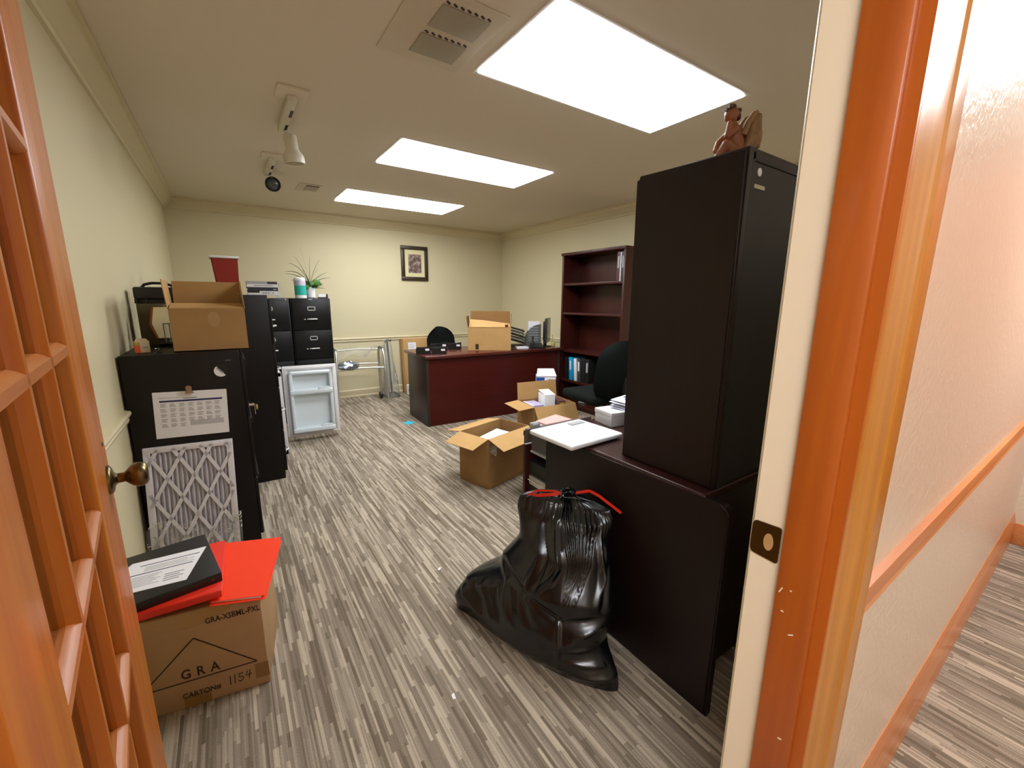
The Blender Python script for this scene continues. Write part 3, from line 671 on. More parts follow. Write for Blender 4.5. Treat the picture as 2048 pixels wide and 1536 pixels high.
for i, (th, mt, lab, x, ex, dark) in enumerate(((.026, m_white, 'white book with black spine picture, bottom of the book stack', .225, .088, 1), (.024, m_inkd, 'dark grey book second from bottom of the book stack', .226, .088, 0), (.020, m_paper, 'white book third from bottom of the book stack', .226, .09, 0), (.018, m_greyl, 'grey book with dark end on top of the book stack', .224, .088, 1))):
    t = thing('book', lab, 'book', (x, 3.40, bz), 0, 'books stacked on the brown cabinet')
    bx('cover', mt, t, -ex, ex, -.09, .09, 0, .0025); bx('cover', mt, t, -ex, ex, -.09, .09, th-.0025, th); bx('spine', mt, t, -ex, ex, -.092, -.0885, 0, th)
    bx('pages', m_paper, t, -ex+.004, ex-.004, -.088, .086, .0026, th-.0026)
    if i == 0:
        bx('spine_panel', m_blackp, t, -ex, -.02, -.0926, -.0918, .014, th)
        text('lettering', 'A K A - X', .016, m_inkd, t, Matrix.Translation((.03, -.0924, .0125)) @ Matrix.Rotation(R(90), 4, 'X'))
    elif i == 1: bx('spine_panel', m_greyl, t, .06, .08, -.0926, -.0918, .008, .014)
    elif i == 2: bx('lettering', m_ink, t, -.05, .06, -.0926, -.0918, .008, .0125)
    else: bx('spine_panel', mat('charcoal_purple', '#3a3440', .5), t, .03, ex, -.0926, -.0918, .001, th-.001)
    bz += th+.0002

# things on the two black cabinets
ZP = 1.2885
wp = thing('wipes_canister', 'teal and white wipes canister in front of the plant', 'canister', (0.665, 4.87, ZP))
MB().lathe([(.054, 0), (.055, .004), (.055, .03)], seg=24).build('base', m_white, wp)
MB().lathe([(.055, .03), (.0552, .12), (.054, .165)], seg=24, cap=False).build('label', m_teal, wp)
MB().lathe([(.0551, .1), (.0549, .168), (.05, .176)], seg=24, cap=False).build('upper_label', mat('lilac_label', '#a9a0b2', .4), wp)
MB().lathe([(.052, .176), (.053, .18), (.053, .198), (.046, .206), (.001, .207)], seg=24).build('lid', m_white, wp)
text('lettering', 'wipes', .03, m_paper, wp, Matrix.Translation((.0, -.0562, .08)) @ Matrix.Rotation(R(90), 4, 'X')) if False else None
plant = thing('potted_plant', 'artificial plant with arching grass blades in small white pot', 'plant', (0.79, 5.07, ZP))
MB().lathe([(.035, 0), (.045, .01), (.05, .12), (.044, .12), (.042, .1), (.001, .1)], seg=20).build('pot', m_white, plant)
def blade(base, ang, ln, rise, droop, wdt, m, roll=1.1):
    b = MB(); n = 12; pts = []
    for i in range(n+1):
        s = i/n; h = rise*(s-droop*s*s); r_ = ln*(s**1.4)
        pts.append(Vector((base[0]+math.cos(ang)*r_, base[1]+math.sin(ang)*r_, base[2]+h)))
    side = Vector((-math.sin(ang)*math.cos(roll), math.cos(ang)*math.cos(roll), math.sin(roll)))
    for i in range(n):
        w0 = wdt*(1-(i/n)**2)+.0006; w1 = wdt*(1-((i+1)/n)**2)+.0006
        v = [b.bm.verts.new(p) for p in (pts[i]-side*w0, pts[i]+side*w0, pts[i+1]+side*w1, pts[i+1]-side*w1)]
        b.bm.faces.new(v)
    for f in list(b.bm.faces): pass
    bmesh.ops.remove_doubles(b.bm, verts=b.bm.verts, dist=1e-5)
    bmesh.ops.solidify(b.bm, geom=list(b.bm.faces), thickness=.0008)
    return b.build('leaf', m, plant)
for (a, ln, rise, dr) in ((178, .19, .46, .45), (170, .24, .42, .62), (185, .13, .40, .2), (200, .26, .3, .55), (0, .12, .36, .15), (10, .2, .25, .3), (150, .07, .44, .08), (60, .06, .38, .1), (-15, .22, .22, .5), (-60, .15, .28, .3), (-120, .17, .30, .4)):
    blade((0, 0, .11), R(a), ln, rise, dr, .005, m_dkgreen)
for k in range(46):
    a = random.uniform(0, 2*PI); blade((.0, .0, .1), a, random.uniform(.09, .20), random.uniform(.04, .19), random.uniform(.2, .9), random.uniform(.009, .018), random.choice((m_green, m_dkgreen, m_dkgreen)), random.uniform(.5, 1.3))
for (x, z, s) in ((.06, .17, .045), (.02, .14, .035), (-.04, .12, .03)):
    MB().sphere((x, -.05, z), s, (1, .12, .8), 10, Matrix.Rotation(R(35), 4, 'Y')).build('broad_leaf', m_green, plant)
cf = thing('card_holder', 'small dark card holder with white card right of the plant', 'card holder', (0.87, 4.86, ZP))
bx('base', m_blackp, cf, -.045, .05, -.03, .03, 0, .012, .002); bx('back', m_blackp, cf, .035, .05, -.02, .025, .012, .045, .002); bx('card', m_paper, cf, -.043, .034, -.012, .01, .012, .045)
vl = thing('glass_vial', 'thin clear glass vial standing between books and plant', 'vial', (0.47, 4.83, ZP))
MB().lathe([(.028, 0), (.03, .01), (.012, .03), (.009, .09), (.011, .13), (.008, .131)], seg=16).build('body', m_film, vl)
MB().cyl((0, 0, .131), (0, 0, .14), .009).build('stopper', m_greyl, vl)

# ------------------------------------------------------------------ mini fridge with open door
fr = thing('mini_fridge', 'white mini fridge with its door swung open toward the doorway', 'fridge', (0, 0, 0))
FX, FY0, FY1, FT = 0.315, 3.71, 4.15, 0.71
b = MB()
for q in ((-.12, FX, FY0, FY0+.035, .03, FT), (-.12, FX, FY1-.035, FY1, .03, FT), (-.12, -.085, FY0, FY1, .03, FT), (-.12, FX, FY0, FY1, FT-.035, FT), (-.12, FX, FY0, FY1, .03, .07)): b.box(*q, .004)
b.build('body', m_fridge, fr)
bx('shelf', m_liner, fr, -.08, FX-.03, FY0+.04, FY1-.04, .36, .366)
for (x, y) in ((-.09, FY0+.04), (FX-.04, FY0+.04), (-.09, FY1-.04), (FX-.04, FY1-.04)): MB().cyl((x, y, 0), (x, y, .032), .014).build('foot', m_blackp, fr)
fd = thing('door', None, None, (FX+.045, FY1-.0, .035), R(-4)); fd.parent = fr
fw, fh = .445, .655
bx('panel', m_fridge, fd, 0, fw, .0, .035, 0, fh, .006)
b = MB()
for q in ((.018, fw-.018, .012, .03), (.018, fw-.018, fh-.03, fh-.012), (.018, .036, .03, fh-.03), (fw-.036, fw-.018, .03, fh-.03)): b.box(q[0], q[1], -.012, 0, q[2], q[3], .003)
b.build('gasket', mat('gasket_grey', '#dedbdc', .5), fd)
b = MB()
for q in ((.045, .075, .045, fh-.045), (fw-.075, fw-.045, .045, fh-.045)): b.box(q[0], q[1], -.055, 0, q[2], q[3], .012, 3)
b.box(.045, fw-.045, -.055, 0, fh-.075, fh-.045, .012, 3)
for z in (.045, .40): b.box(.045, fw-.045, -.065, 0, z, z+.045, .012, 3)
b.build('liner_rim', m_liner, fd)
bx('liner_back', m_liner, fd, .06, fw-.06, -.008, .0, .06, fh-.06)
for z in (.075, .43): bx('ledge', m_liner, fd, fw*.62, fw-.07, -.062, -.03, z, z+.03, .006)

# ------------------------------------------------------------------ back wall: picture
pf = thing('picture_frame', 'dark framed print with cream mat on the back wall', 'picture', (2.222, YB, 1.768))
pw, ph, fw_ = .382, .456, .05
b = MB()
for q in ((-pw/2, pw/2, -ph/2, -ph/2+fw_), (-pw/2, pw/2, ph/2-fw_, ph/2), (-pw/2, -pw/2+fw_, -ph/2+fw_, ph/2-fw_), (pw/2-fw_, pw/2, -ph/2+fw_, ph/2-fw_)):
    MB().box(q[0], q[1], -.028, -.001, q[2], q[3], .006).build('frame_side', m_frame, pf)
b.bm.free()
bx('mat_board', m_matboard, pf, -pw/2+fw_-.004, pw/2-fw_+.004, -.014, -.004, -ph/2+fw_-.004, ph/2-fw_+.004)
ma = bpy.data.materials.new('sepia_print'); ma.use_nodes = True
nt = ma.node_tree; tc = nt.nodes.new('ShaderNodeTexCoord'); nz = nt.nodes.new('ShaderNodeTexNoise'); nz.inputs['Scale'].default_value = 24; nz.inputs['Detail'].default_value = 5
rp = nt.nodes.new('ShaderNodeValToRGB'); rp.color_ramp.elements[0].position = .38; rp.color_ramp.elements[1].position = .68
rp.color_ramp.elements[0].color = lin('#54443f'); rp.color_ramp.elements[1].color = lin('#b5a6a0'); e = rp.color_ramp.elements.new(.52); e.color = lin('#7f655a')
nt.links.new(tc.outputs['Object'], nz.inputs['Vector']); nt.links.new(nz.outputs['Fac'], rp.inputs[0]); nt.links.new(rp.outputs[0], nt.nodes['Principled BSDF'].inputs['Base Color']); nt.nodes['Principled BSDF'].inputs['Roughness'].default_value = .7
bx('print', ma, pf, -.09, .094, -.016, -.013, -.128, .118)

# ------------------------------------------------------------------ walker, cane, flat carton by back wall
wk = thing('folding_walker', 'aluminium walking frame wrapped in clear plastic by the back wall', 'walker', (1.02, 5.12, 0))
for x in (0.0, 0.56):
    sx = 1 if x > .3 else -1
    b = MB(); b.tube([(x+.02*sx, 0.0, 0.02), (x+.012*sx, .03, .3), (x, .05, .6), (x-.004*sx, .075, .665), (x-.006*sx, .12, .69), (x-.006*sx, .2, .69), (x-.004*sx, .25, .66), (x, .28, .59), (x+.012*sx, .30, .3), (x+.02*sx, .31, .06)], .0145, 10); b.build('side_frame', m_alu, wk)
    b = MB(); b.tube([(x+.005*sx, .045, .45), (x+.005*sx, .29, .45)], .010, 8); b.build('side_brace', m_alu, wk)
    b = MB(); b.tube([(x-.006*sx, .09, .68), (x-.006*sx, .12, .69), (x-.006*sx, .2, .69), (x-.006*sx, .225, .68)], .016, 10); b.build('grip', m_greyp, wk)
    MB().cyl((x+.02*sx, 0, 0), (x+.02*sx, 0, .03), .017).build('rubber_foot', mat('pale_rubber', '#b5ad9c', .8), wk)
    MB().cyl((x+.0*sx, .31, .045), (x+.03*sx, .31, .045), .045, seg=20).build('wheel', m_blackp, wk)
for z, y in ((.45, .045), (.47, .29), (.655, .285)):
    b = MB(); b.tube([(0.0, y, z), (.28, y+.01, z+.012), (.56, y, z)], .0115, 10); b.build('cross_bar', m_alu, wk)
b = MB()
b.grid(lambda u, v: (0.02+.53*u, .268-.012*math.sin(9*u+4*v), .70-.12*v-.03*math.sin(u*12)*v), 24, 8); b.build('plastic_wrap', m_film, wk, smooth=180)
b = MB(); b.sphere((.13, .06, .50), .1, (1.25, .6, .5), 20)
for v in b.bm.verts: v.co += Vector((random.uniform(-1, 1), random.uniform(-1, 1), random.uniform(-1, 1)))*.012
b.build('parts_bag', mat('crumpled_silver_bag', '#8f949c', .2, .6, bump=.8, bscale=60), wk)
cn = thing('wrapped_cane', 'black adjustable cane standing in a clear plastic bag', 'cane', (1.74, 5.42, 0))
MB().cyl((0, 0, .05), (0.0, .1, .74), .011).build('shaft', m_blackp, cn)
b = MB(); b.tube([(-.03, .1, .73), (.0, .1, .755), (.05, .1, .745)], .013, 8); b.build('handle', m_blackp, cn)
for (x, y) in ((-.06, -.05), (.09, -.04), (-.05, .07), (.08, .08)):
    b = MB(); b.tube([(0, 0, .07), (x*.7, y*.7, .05), (x, y, .0)], .008, 8); b.build('foot', m_blackp, cn)
b = MB(); b.grid(lambda u, v: ((.03+.07*(1-v)+.012*math.sin(u*25+v*9))*math.cos(2*PI*u), .05*v*2+(.03+.06*(1-v)+.01*math.sin(u*31+v*13))*math.sin(2*PI*u), .01+.76*v), 40, 20); b.build('plastic_bag', film('cane_film', clear=.88, bump=.9, bscale=25), cn, smooth=180)
fc = thing('flat_carton', 'tall flat brown carton with white label leaning on back wall', 'cardboard box', (1.955, 5.545, 0), rot=(R(-5), 0, 0))
bx('body', m_cardl, fc, 0, .565, 0, .055, 0, .757, .004); bx('dark_side_edge', m_card, fc, -.001, .03, -.001, .02, 0, .757)  # second piece is a darker cardboard colour down the left edge
sl = bx('shipping_label', m_paper, fc, .10, .215, -.0015, 0, .53, .70)
b = MB()
for k in range(6): b.box(.115, .19-.01*(k % 2), -.0022, -.0014, .55+k*.024-(.01 if k < 2 else 0), .556+k*.024-(.01 if k < 2 else 0))
b.build('lettering', m_greyl, sl)
cnb = thing('small_can', 'small white can with blue mark between flat carton and desk', 'can', (1.985, 5.42, 0))
MB().lathe([(.04, 0), (.042, .006), (.042, .012)], seg=20).build('base_rim', m_gold, cnb)
MB().lathe([(.041, .012), (.041, .135), (.037, .14), (.001, .14)], seg=20).build('body', m_white, cnb)
bx('blue_mark', m_navy, cnb, -.025, .005, -.0425, -.03, .05, .09)
nt_ = thing('sticky_note', 'cyan paper note lying on the carpet before the desk', 'paper', (1.49, 4.13, 0), R(20))
MB().slab([(-.045, -.05, .001), (.045, -.045, .001), (.045, .05, .006), (-.045, .045, .001)], .001).build('sheet', m_cyan, nt_)
for i, (x, y, l_) in enumerate(((0.73, 1.69, 'tiny white paper scrap on carpet left of the bag'), (.49, 1.05, 'tiny white paper scrap on the bare carpet near the doorway'))):
    t = thing('paper_scrap', l_, 'paper scrap', (x, y, 0), R(30+50*i))
    MB().slab([(-.01, -.005, .001), (.012, -.004, .003), (.008, .006, .002), (-.008, .005, .001)], .0006).build('scrap', m_paper, t)

# ------------------------------------------------------------------ mahogany desk
DR = R(-2.4)
dk = thing('executive_desk', 'large mahogany desk with solid front panel before the back wall', 'desk', (1.60, 3.885, 0), DR)
DL = 1.66
bx('front_panel', m_mahog, dk, 0.03, DL, 0, .022, 0, .70)
bx('end_panel', m_endp, dk, 0, .03, -.004, .57, 0, .70, .001)
bx('end_panel', m_endp, dk, DL, DL+.03, -.004, .57, 0, .70, .001)
bx('desktop', m_desktop, dk, -.012, DL+.05, -.03, .66, .70, .73, .006, 3)
bx('drawer_pedestal', m_mahogz, dk, .04, .44, .10, .56, .03, .698, .002)
# things on the desk
ZD = .7305
def on_desk(x, y): return (x, y, ZD)
# box on desk (turned to the door)
bd = carton('open_carton', 'open tan cardboard box standing on the mahogany desk', (2.195, 4.105, ZD), R(-33), .475, .33, .255, [('f', .005, -10), ('b', .17, -2), ('l', .12, 8), ('r', .15, 2)], m_out=m_cardl, fm=m_cardin)
MB().slab([(.01, .012, .25), (.465, .012, .25), (.462, .13, .29), (.16, .17, .325), (.01, .16, .335)], .003).build('folded_flap', m_cardl, bd)
bx('printed_mark', m_print, bd, .082, .118, -.0008, .0, .012, .072); bx('printed_mark', mat('box_scuff', '#b48c58', .85), bd, .375, .385, -.0008, 0, .06, .15); bx('printed_mark', m_print, bd, .41, .445, .02, .03, .262, .285)
# two desk file racks
def rack(x, y, rz, label, s=1.0):
    t = thing('desk_tray', label, 'desk tray', on_desk(x, y), rz)
    bx('base', m_blackp, t, -.16*s, .16*s, -.12, .12, 0, .012, .002)
    for sx in (-1, 1):
        b = MB(); b.prism([(-.125, .0), (.125, 0), (.125, .085), (.06, .10), (-.125, .065)], sx*.16*s-.006, sx*.16*s+.006, 'x'); e_ = b.build('end_plate', m_blackp, t)
        bx('label_window', m_paper, e_, sx*.16*s-.0075, sx*.16*s+.0075, -.07, -.01, .04, .065)
    return t
def rack2(x, y, rz, label, wd=.22, h=.10):
    t = thing('desk_tray', label, 'desk tray', on_desk(x, y), rz)
    bx('base', m_blackp, t, -wd/2, wd/2, -.12, .12, 0, .012, .002)
    for sx, hh_ in ((-1, h), (1, h*.9)):
        e_ = MB(); e_.prism([(-.075+sx*(wd/2-.07), .0), (.075+sx*(wd/2-.07), 0), (.075+sx*(wd/2-.07), hh_), (-.075+sx*(wd/2-.07), hh_*.72)], -.126, -.118, 'y'); e_ = e_.build('end_plate', m_blackp, t)
        bx('label_window', m_paper, e_, sx*(wd/2-.07)+.02, sx*(wd/2-.07)+.06, -.1275, -.125, hh_*.45, hh_*.7)
    bx('rim', m_blackp, t, -wd/2, wd/2, .112, .12, .012, .05, .002)
    return t
rack2(1.76, 4.12, R(-22), 'black file tray at the left front corner of the desk', .3, .085)
rack2(2.06, 4.40, R(-14), 'black file tray between corner tray and chair on the desk', .3, .09)
# sorter with slanted shelves
so = thing('letter_sorter', 'black slanted letter sorter right of the box on the desk', 'letter sorter', on_desk(2.90, 4.27), R(-30))
bx('base', m_blackp, so, -.12, .14, -.11, .11, 0, .012, .002)
for k in range(5):
    z = .03+k*.036
    MB().slab([(-.12+.0*k, -.11, z+.075), (.14, -.11, z), (.14, .11, z), (-.12, .11, z+.075)], .016).build('shelf', m_greyp if k % 2 else m_blackp, so)
bx('side', m_greyp, so, -.125, -.118, -.11, .11, 0, .25, .002)
bx('upright', m_blackp, so, .136, .144, .10, .112, 0, .2, .001)
# quarter-round magazine file
mf = thing('magazine_file', 'grey quarter-round magazine file holding papers beside the monitor', 'file holder', on_desk(3.125, 4.16), R(-33))
arc = [(.10, 0)]+[(.10-.2*math.cos(a), .05+.215*math.sin(a)) for a in [PI/2*(1-k/12) for k in range(13)]]+[(-.10, 0)]
b = MB(); b.prism(arc, -.045, -.04, 'y'); b.prism(arc, .04, .045, 'y'); b.build('side', m_greyp, mf)
bx('back', m_greyp, mf, .094, .104, -.045, .045, 0, .265, .002); bx('base', m_greyp, mf, -.1, .1, -.04, .04, 0, .006)
MB().prism([(.09, .008), (.09, .3), (-.05, .3), (-.06, .008)], .0, .012, 'y').build('papers', m_paper, mf)
b = MB()
for k in range(6): b.box(-.05, .07, -.0465, -.045, .07+k*.03, .076+k*.03)
b.build('printed_lines', m_greyl, mf)
mo = thing('monitor', 'dark flat monitor seen almost edge-on beside the bookcase', 'monitor', on_desk(3.225, 3.985), R(43))
bx('screen', mat('dark_glossy_screen', '#2b2e2d', .2), mo, -.17, .17, -.012, .012, .05, .345, .006)
bx('back_shell', m_blackp, mo, -.12, .12, .012, .04, .08, .31, .012)
MB().cyl((0, .03, .01), (0, .03, .2), .02).build('neck', m_blackp, mo); MB().lathe([(.07, 0), (.07, .008), (.03, .014), (.001, .014)], (0, .02, 0)).build('foot', m_blackp, mo)
tp = thing('desk_phone', 'black desk phone with upright handset on the desk', 'phone', on_desk(3.01, 3.915), R(-30))
b = MB(); b.prism([(-.08, 0), (.08, 0), (.08, .05), (-.08, .02)], -.07, .07, 'x'); b.build('base', m_blackp, tp)
b = MB(); b.tube([(-.05, -.04, .04), (-.055, -.01, .10), (-.05, .03, .125)], [.014, .01, .015], 10); b.build('handset', m_blackp, tp)
pd = thing('note_pad', 'white note pad lying on the desk beside the phone', 'note pad', on_desk(2.83, 3.97), R(-20))
bx('pages', m_paper, pd, -.07, .07, -.05, .05, 0, .022, .002); bx('backing', m_greyl, pd, -.07, .07, -.05, .05, -.0, .003)
yl = thing('yellow_plush_duster', 'small yellow green item between magazine file and monitor', 'duster', on_desk(3.205, 3.85), 0)
b = MB(); b.sphere((0, 0, .035), .03, (1, .7, 1.15), 12); b.build('head', mat('yellow_green_cloth', '#b3ad5c', .9, bump=.5, bscale=90), yl); MB().cyl((0, 0, .05), (0.0, .02, .15), .006).build('stick', mat('yellow_green_cloth', '#b3ad5c', .9), yl)

# ------------------------------------------------------------------ office chairs
def office_chair(label, loc, rz, bh=.46, bw=.45, bz=.50, low=0.0):
    # faces +y (seat in front of the back); back at -y
    t = thing('office_chair', label, 'office chair', loc, rz, 'black office chairs')
    b = MB(); b.box(-.235, .235, -.21, .25, .43+low, .51+low, .035, 4); b.build('seat', m_fabric, t)
    b = MB()
    n, mm = 14, 14
    def shell(sgn):
        def f(u, v):
            x = (u-.5)*2; z = v
            wv = bw/2*(1-.55*max(0, (z-.55)/.45)**2.6-.25*max(0, (.3-z)/.3)**2)
            thk = .032*(1-abs(x)**3)*(1-abs(2*z-1)**5)+.002
            return (x*wv, -.25-.05*z+.06*x*x-.02*math.sin(PI*z)+sgn*thk, bz+bh*z-.05*(abs(x)**2.5)*max(0, z-.5))
        return f
    b.grid(shell(1), n, mm); b.grid(shell(-1), n, mm); bmesh.ops.remove_doubles(b.bm, verts=b.bm.verts, dist=.005)
    b.build('backrest', m_fabric, t, smooth=80)
    b = MB(); b.tube([(0, -.05, .42+low), (0, -.22, .42+low), (0, -.30, .46+low), (0, -.305, bz+.2)], .018, 8); b.build('back_support', m_blackp, t)
    MB().cyl((0, 0, .1), (0, 0, .43+low), .028).build('column', m_blackp, t)
    for k in range(5):
        a = 2*PI*k/5+.3; ex, ey = .28*math.cos(a), .28*math.sin(a)
        b = MB(); b.tube([(0, 0, .11), (ex*.6, ey*.6, .09), (ex, ey, .07)], [.026, .02, .015], 8); l_ = b.build('base_leg', m_blackp, t)
        MB().cyl((ex-.018*math.sin(a), ey+.018*math.cos(a), .028), (ex+.018*math.sin(a), ey-.018*math.cos(a), .028), .028, seg=14).build('caster', m_blackp, l_)
    return t
office_chair('black office chair half hidden behind the mahogany desk', (2.42, 4.98, 0), R(-170), bh=.44, bz=.49)
bpy.context.view_layer.update()
office_chair('black office chair beside the tall dark hutch in mid room', (2.66, 2.545, 0), R(-6), bh=.47, bz=.50, bw=.50)

# ------------------------------------------------------------------ bookcase
BX0, BX1, BY0, BY1, BH = 3.335, 3.64, 2.925, 3.875, 1.82
bk = thing('bookcase', 'tall mahogany bookcase with open shelves on the right wall', 'bookcase', (BX0, BY0, 0))
bw_ = BY1-BY0; bd_ = BX1-BX0
bx('side', m_mahogz, bk, 0, bd_, 0, .025, 0, BH-.03, .001); bx('side', m_mahogz, bk, 0, bd_, bw_-.025, bw_, 0, BH-.03, .001)
bx('top', m_mahogz, bk, -.012, bd_, -.006, bw_+.006, BH-.03, BH, .002); bx('back', m_mahogz, bk, bd_-.008, bd_, .025, bw_-.025, 0, BH-.03)
SZ = [.07, .345, .705, 1.145, 1.48]
for z in SZ: bx('shelf', m_mahogz, bk, .006 if z > .8 else .0, bd_-.008, .025, bw_-.025, z-.025, z, .001)
bx('kick_plate', m_mahogz, bk, .02, .03, .025, bw_-.025, 0, .045)
def stand_binder(y, z, th, ht, dp, m, label, lab=None, tilt=0, name='ring_binder'):
    t = thing(name, label, 'binder' if name == 'ring_binder' else 'book', (BX0+.03, y, z+.0006+th*math.sin(abs(R(tilt)))), rot=(R(tilt), 0, 0))
    bx('cover', m, t, 0, dp, 0, .003, 0, ht, .001); bx('cover', m, t, 0, dp, th-.003, th, 0, ht, .001)
    sp_ = bx('spine', m, t, -.002, .002, 0, th, 0, ht, .0008); bx('pages', m_paper, t, .004, dp-.01, .0035, th-.0035, .006, ht-.012)
    if lab: bx('spine_label', lab, sp_, -.0028, -.0015, th*.25, th*.75, ht*.45, ht*.85)
    return t
zt = 1.48
stand_binder(BY0+.03, zt, .045, .29, .22, mat('charcoal_binder', '#3f3d42', .45), 'dark binder at the right end of the top shelf', m_greyl)
stand_binder(BY0+.079, zt, .012, .285, .21, m_paper, 'thin white booklet beside the dark binder on top shelf', None, 0, 'booklet')
stand_binder(BY0+.094, zt, .04, .29, .22, m_maroon, 'maroon grey patterned book next to the white booklet on top shelf', m_greyl, 0, 'thick_book')
zl = .345
stand_binder(BY1-.20, zl, .05, .27, .22, m_bluebind, 'light blue binder on the low bookcase shelf', m_paper, -3)
stand_binder(BY1-.115, zl, .045, .27, .22, m_blackv, 'black binder left of the light blue binder on low shelf')
stand_binder(BY1-.28, zl, .04, .265, .22, m_white, 'white binder right of the light blue binder on low shelf', None, -4)
stand_binder(BY1-.345, zl, .05, .275, .22, mat('charcoal_binder', '#3f3d42', .45), 'dark grey binder with white spine label on low shelf', m_paper, -3)
stand_binder(BY1-.41, zl, .055, .285, .22, m_blackv, 'black binder right of the dark grey binder on low shelf')
stand_binder(BY1-.475, zl, .055, .28, .22, m_blackv, 'black binder behind the mid-room chair back on low shelf', m_greyl)
bs = thing('desk_stapler', 'grey stapler on the lowest bookcase shelf', 'stapler', (BX0+.06, BY1-.36, .0706), R(80))
bx('base', m_greyp, bs, -.06, .06, -.018, .018, 0, .01, .003); b = MB(); b.prism([(-.06, .03), (.06, .014), (.06, .03), (.0, .05), (-.06, .05)], -.014, .014, 'y'); b.build('arm', m_greyl, bs)

# ------------------------------------------------------------------ cartons in mid room
bo = carton('open_carton', 'open cardboard box with drooping flaps on the bare carpet', (1.372, 2.30, 0), R(15.5), .44, .285, .362, [('f', .145, 112), ('l', .145, 106), ('b', .15, 100), ('r', .14, 150)], m_out=m_card, fm=m_cardl, th=.005)
b = MB(); b.grid(lambda u, v: (.01+.07*u+.012*math.sin(v*9), -.012-.012*math.sin(u*7+v*5), .355-.12*v*(1-.5*abs(u-.5))), 10, 12); b.build('plastic_liner', m_filmd, bo, smooth=180)
b = MB(); b.tube([(.12, -.001, .17), (.16, -.001, .158), (.24, -.001, .158)], .001, 5); b.build('crease', m_tape, bo)
wb = thing('white_book', 'thick white and purple book inside the drooping-flap box', 'book', (1.552, 2.49, .272), rot=(R(2), R(-4), R(20)))
bx('cover', mat('pale_book_cover', '#d9dee2', .4), wb, -.125, .125, -.09, .09, .026, .03, .001); bx('cover', m_lav, wb, -.125, .125, -.09, .09, 0, .004, .001); bx('pages', m_paper, wb, -.121, .12, -.086, .086, .004, .026); bx('spine', m_lav, wb, -.127, -.123, -.09, .09, 0, .03)
wb2 = thing('packing_block', 'stack of packed cartons filling the drooping-flap box under the book', 'carton', (1.547, 2.495, .0055), R(15.5))
bx('lower_carton', m_lav, wb2, -.15, .15, -.1, .1, 0, .15, .003); bx('upper_carton', m_paper, wb2, -.14, .14, -.1, .1, .1502, .255, .003)

b3 = carton('open_carton', 'open cardboard box of small cartons beside the mid-room chair', (2.27, 2.975, 0), R(-8), .46, .34, .31, [('b', .17, 8), ('l', .15, 96), ('f', .16, 150), ('r', .15, 165)], m_out=m_card, fm=m_cardl, th=.005)
c_ = thing('lavender_carton', 'lavender and white carton inside the box beside the chair', 'carton', (2.325, 3.065, .0055), R(-8)); bx('body', m_lav, c_, 0, .12, 0, .2, 0, .295, .002); bx('white_edge', m_paper, c_, -.001, .012, -.001, .2, .2, .296)
c_ = thing('white_carton', 'tall white carton sticking up from the box beside the chair', 'carton', (2.475, 3.075, .0055), R(-14)); bx('body', m_white, c_, 0, .11, 0, .16, 0, .375, .002); MB().slab([(0, 0, .376), (.11, 0, .376), (.11, .16, .40), (0, .16, .40)], .002).build('lid', m_paper, c_)
c_ = thing('snack_carton', 'yellow patterned carton beside the white one in the box', 'carton', (2.593, 3.005, .0055), R(-8)); bx('body', m_maroon, c_, 0, .075, 0, .12, 0, .32, .002); bx('front_print', m_gold, c_, .01, .066, -.001, .0, .22, .3)
for k in range(3): MB().sphere((.02+.02*k, -.001, .24+.02*(k % 2)), .009, (1, .2, 1), 8).build('printed_dot', m_cream, c_)
wbx = thing('blue_white_carton', 'blue carton with white lid standing before the bookcase', 'carton', (2.765, 3.43, 0), R(-33))
bx('body', m_white, wbx, -.10, .10, -.085, .085, 0, .50, .003); bx('blue_panel', m_blue, wbx, -.101, -.02, -.0862, .0, .30, .49); bx('blue_panel', m_blue, wbx, .02, .101, -.0862, .0, .28, .47)
b = MB(); b.slab([(-.105, -.09, .502), (.105, -.09, .502), (.09, .06, .56), (-.085, .06, .56)], .003); b.build('lid', m_paper, wbx)

# ------------------------------------------------------------------ dark desk with hutch beside the doorway
Z1 = 0.70
dd = thing('dark_desk', 'dark espresso desk with rounded end panel beside the black bag', 'desk', (1.11, 0.55, 0))
DX, DYL = 1.35, .82
rr = .03
def rpoly(y0, y1, z0, z1, r):
    p = [(y0, z0), (y1, z0), (y1, z1)]
    p += [(y0+r-r*math.sin(a), z1-r+r*math.cos(a)) for a in [PI/2*k/6 for k in range(7)]]
    return p
b = MB(); b.prism(rpoly(0, DYL, 0, Z1+.012, .028), 0, .03, 'x'); bmesh.ops.bevel(b.bm, geom=[e for e in b.bm.edges if all(v.co.x < .001 for v in e.verts)], offset=.007, segments=3, affect='EDGES'); b.build('end_panel', m_esp, dd, smooth=50)
bx('end_panel', m_esp, dd, DX-.03, DX, 0, DYL, 0, Z1-.002)
bx('back_panel', m_esp, dd, .03, DX-.03, .075, .095, .05, Z1-.002)
b = MB(); b.box(.004, DX+.01, .072, .85, Z1-.006, Z1+.02, .010, 3); b.build('desktop', m_esptop, dd)
bx('drawer_pedestal', m_esp, dd, .032, .44, .2, DYL, .03, Z1-.008)
dr = thing('drawer', None, None, (0, DYL, 0)); dr.parent = dd
bx('drawer_front', m_mahogz, dr, .02, .44, .175, .195, .10, .60, .002)
bx('drawer_box', m_espback, dr, .045, .415, 0, .175, .44, .515)
bx('slide', m_alu, dr, .030, .044, -.02, .155, .405, .45, .001); bx('slide_channel', m_chrome, dr, .026, .031, -.01, .16, .424, .430)
bx('lower_box', m_espback, dr, .045, .415, 0, .175, .13, .40)
dr2 = thing('drawer', None, None, (0, DYL, 0)); dr2.parent = dd
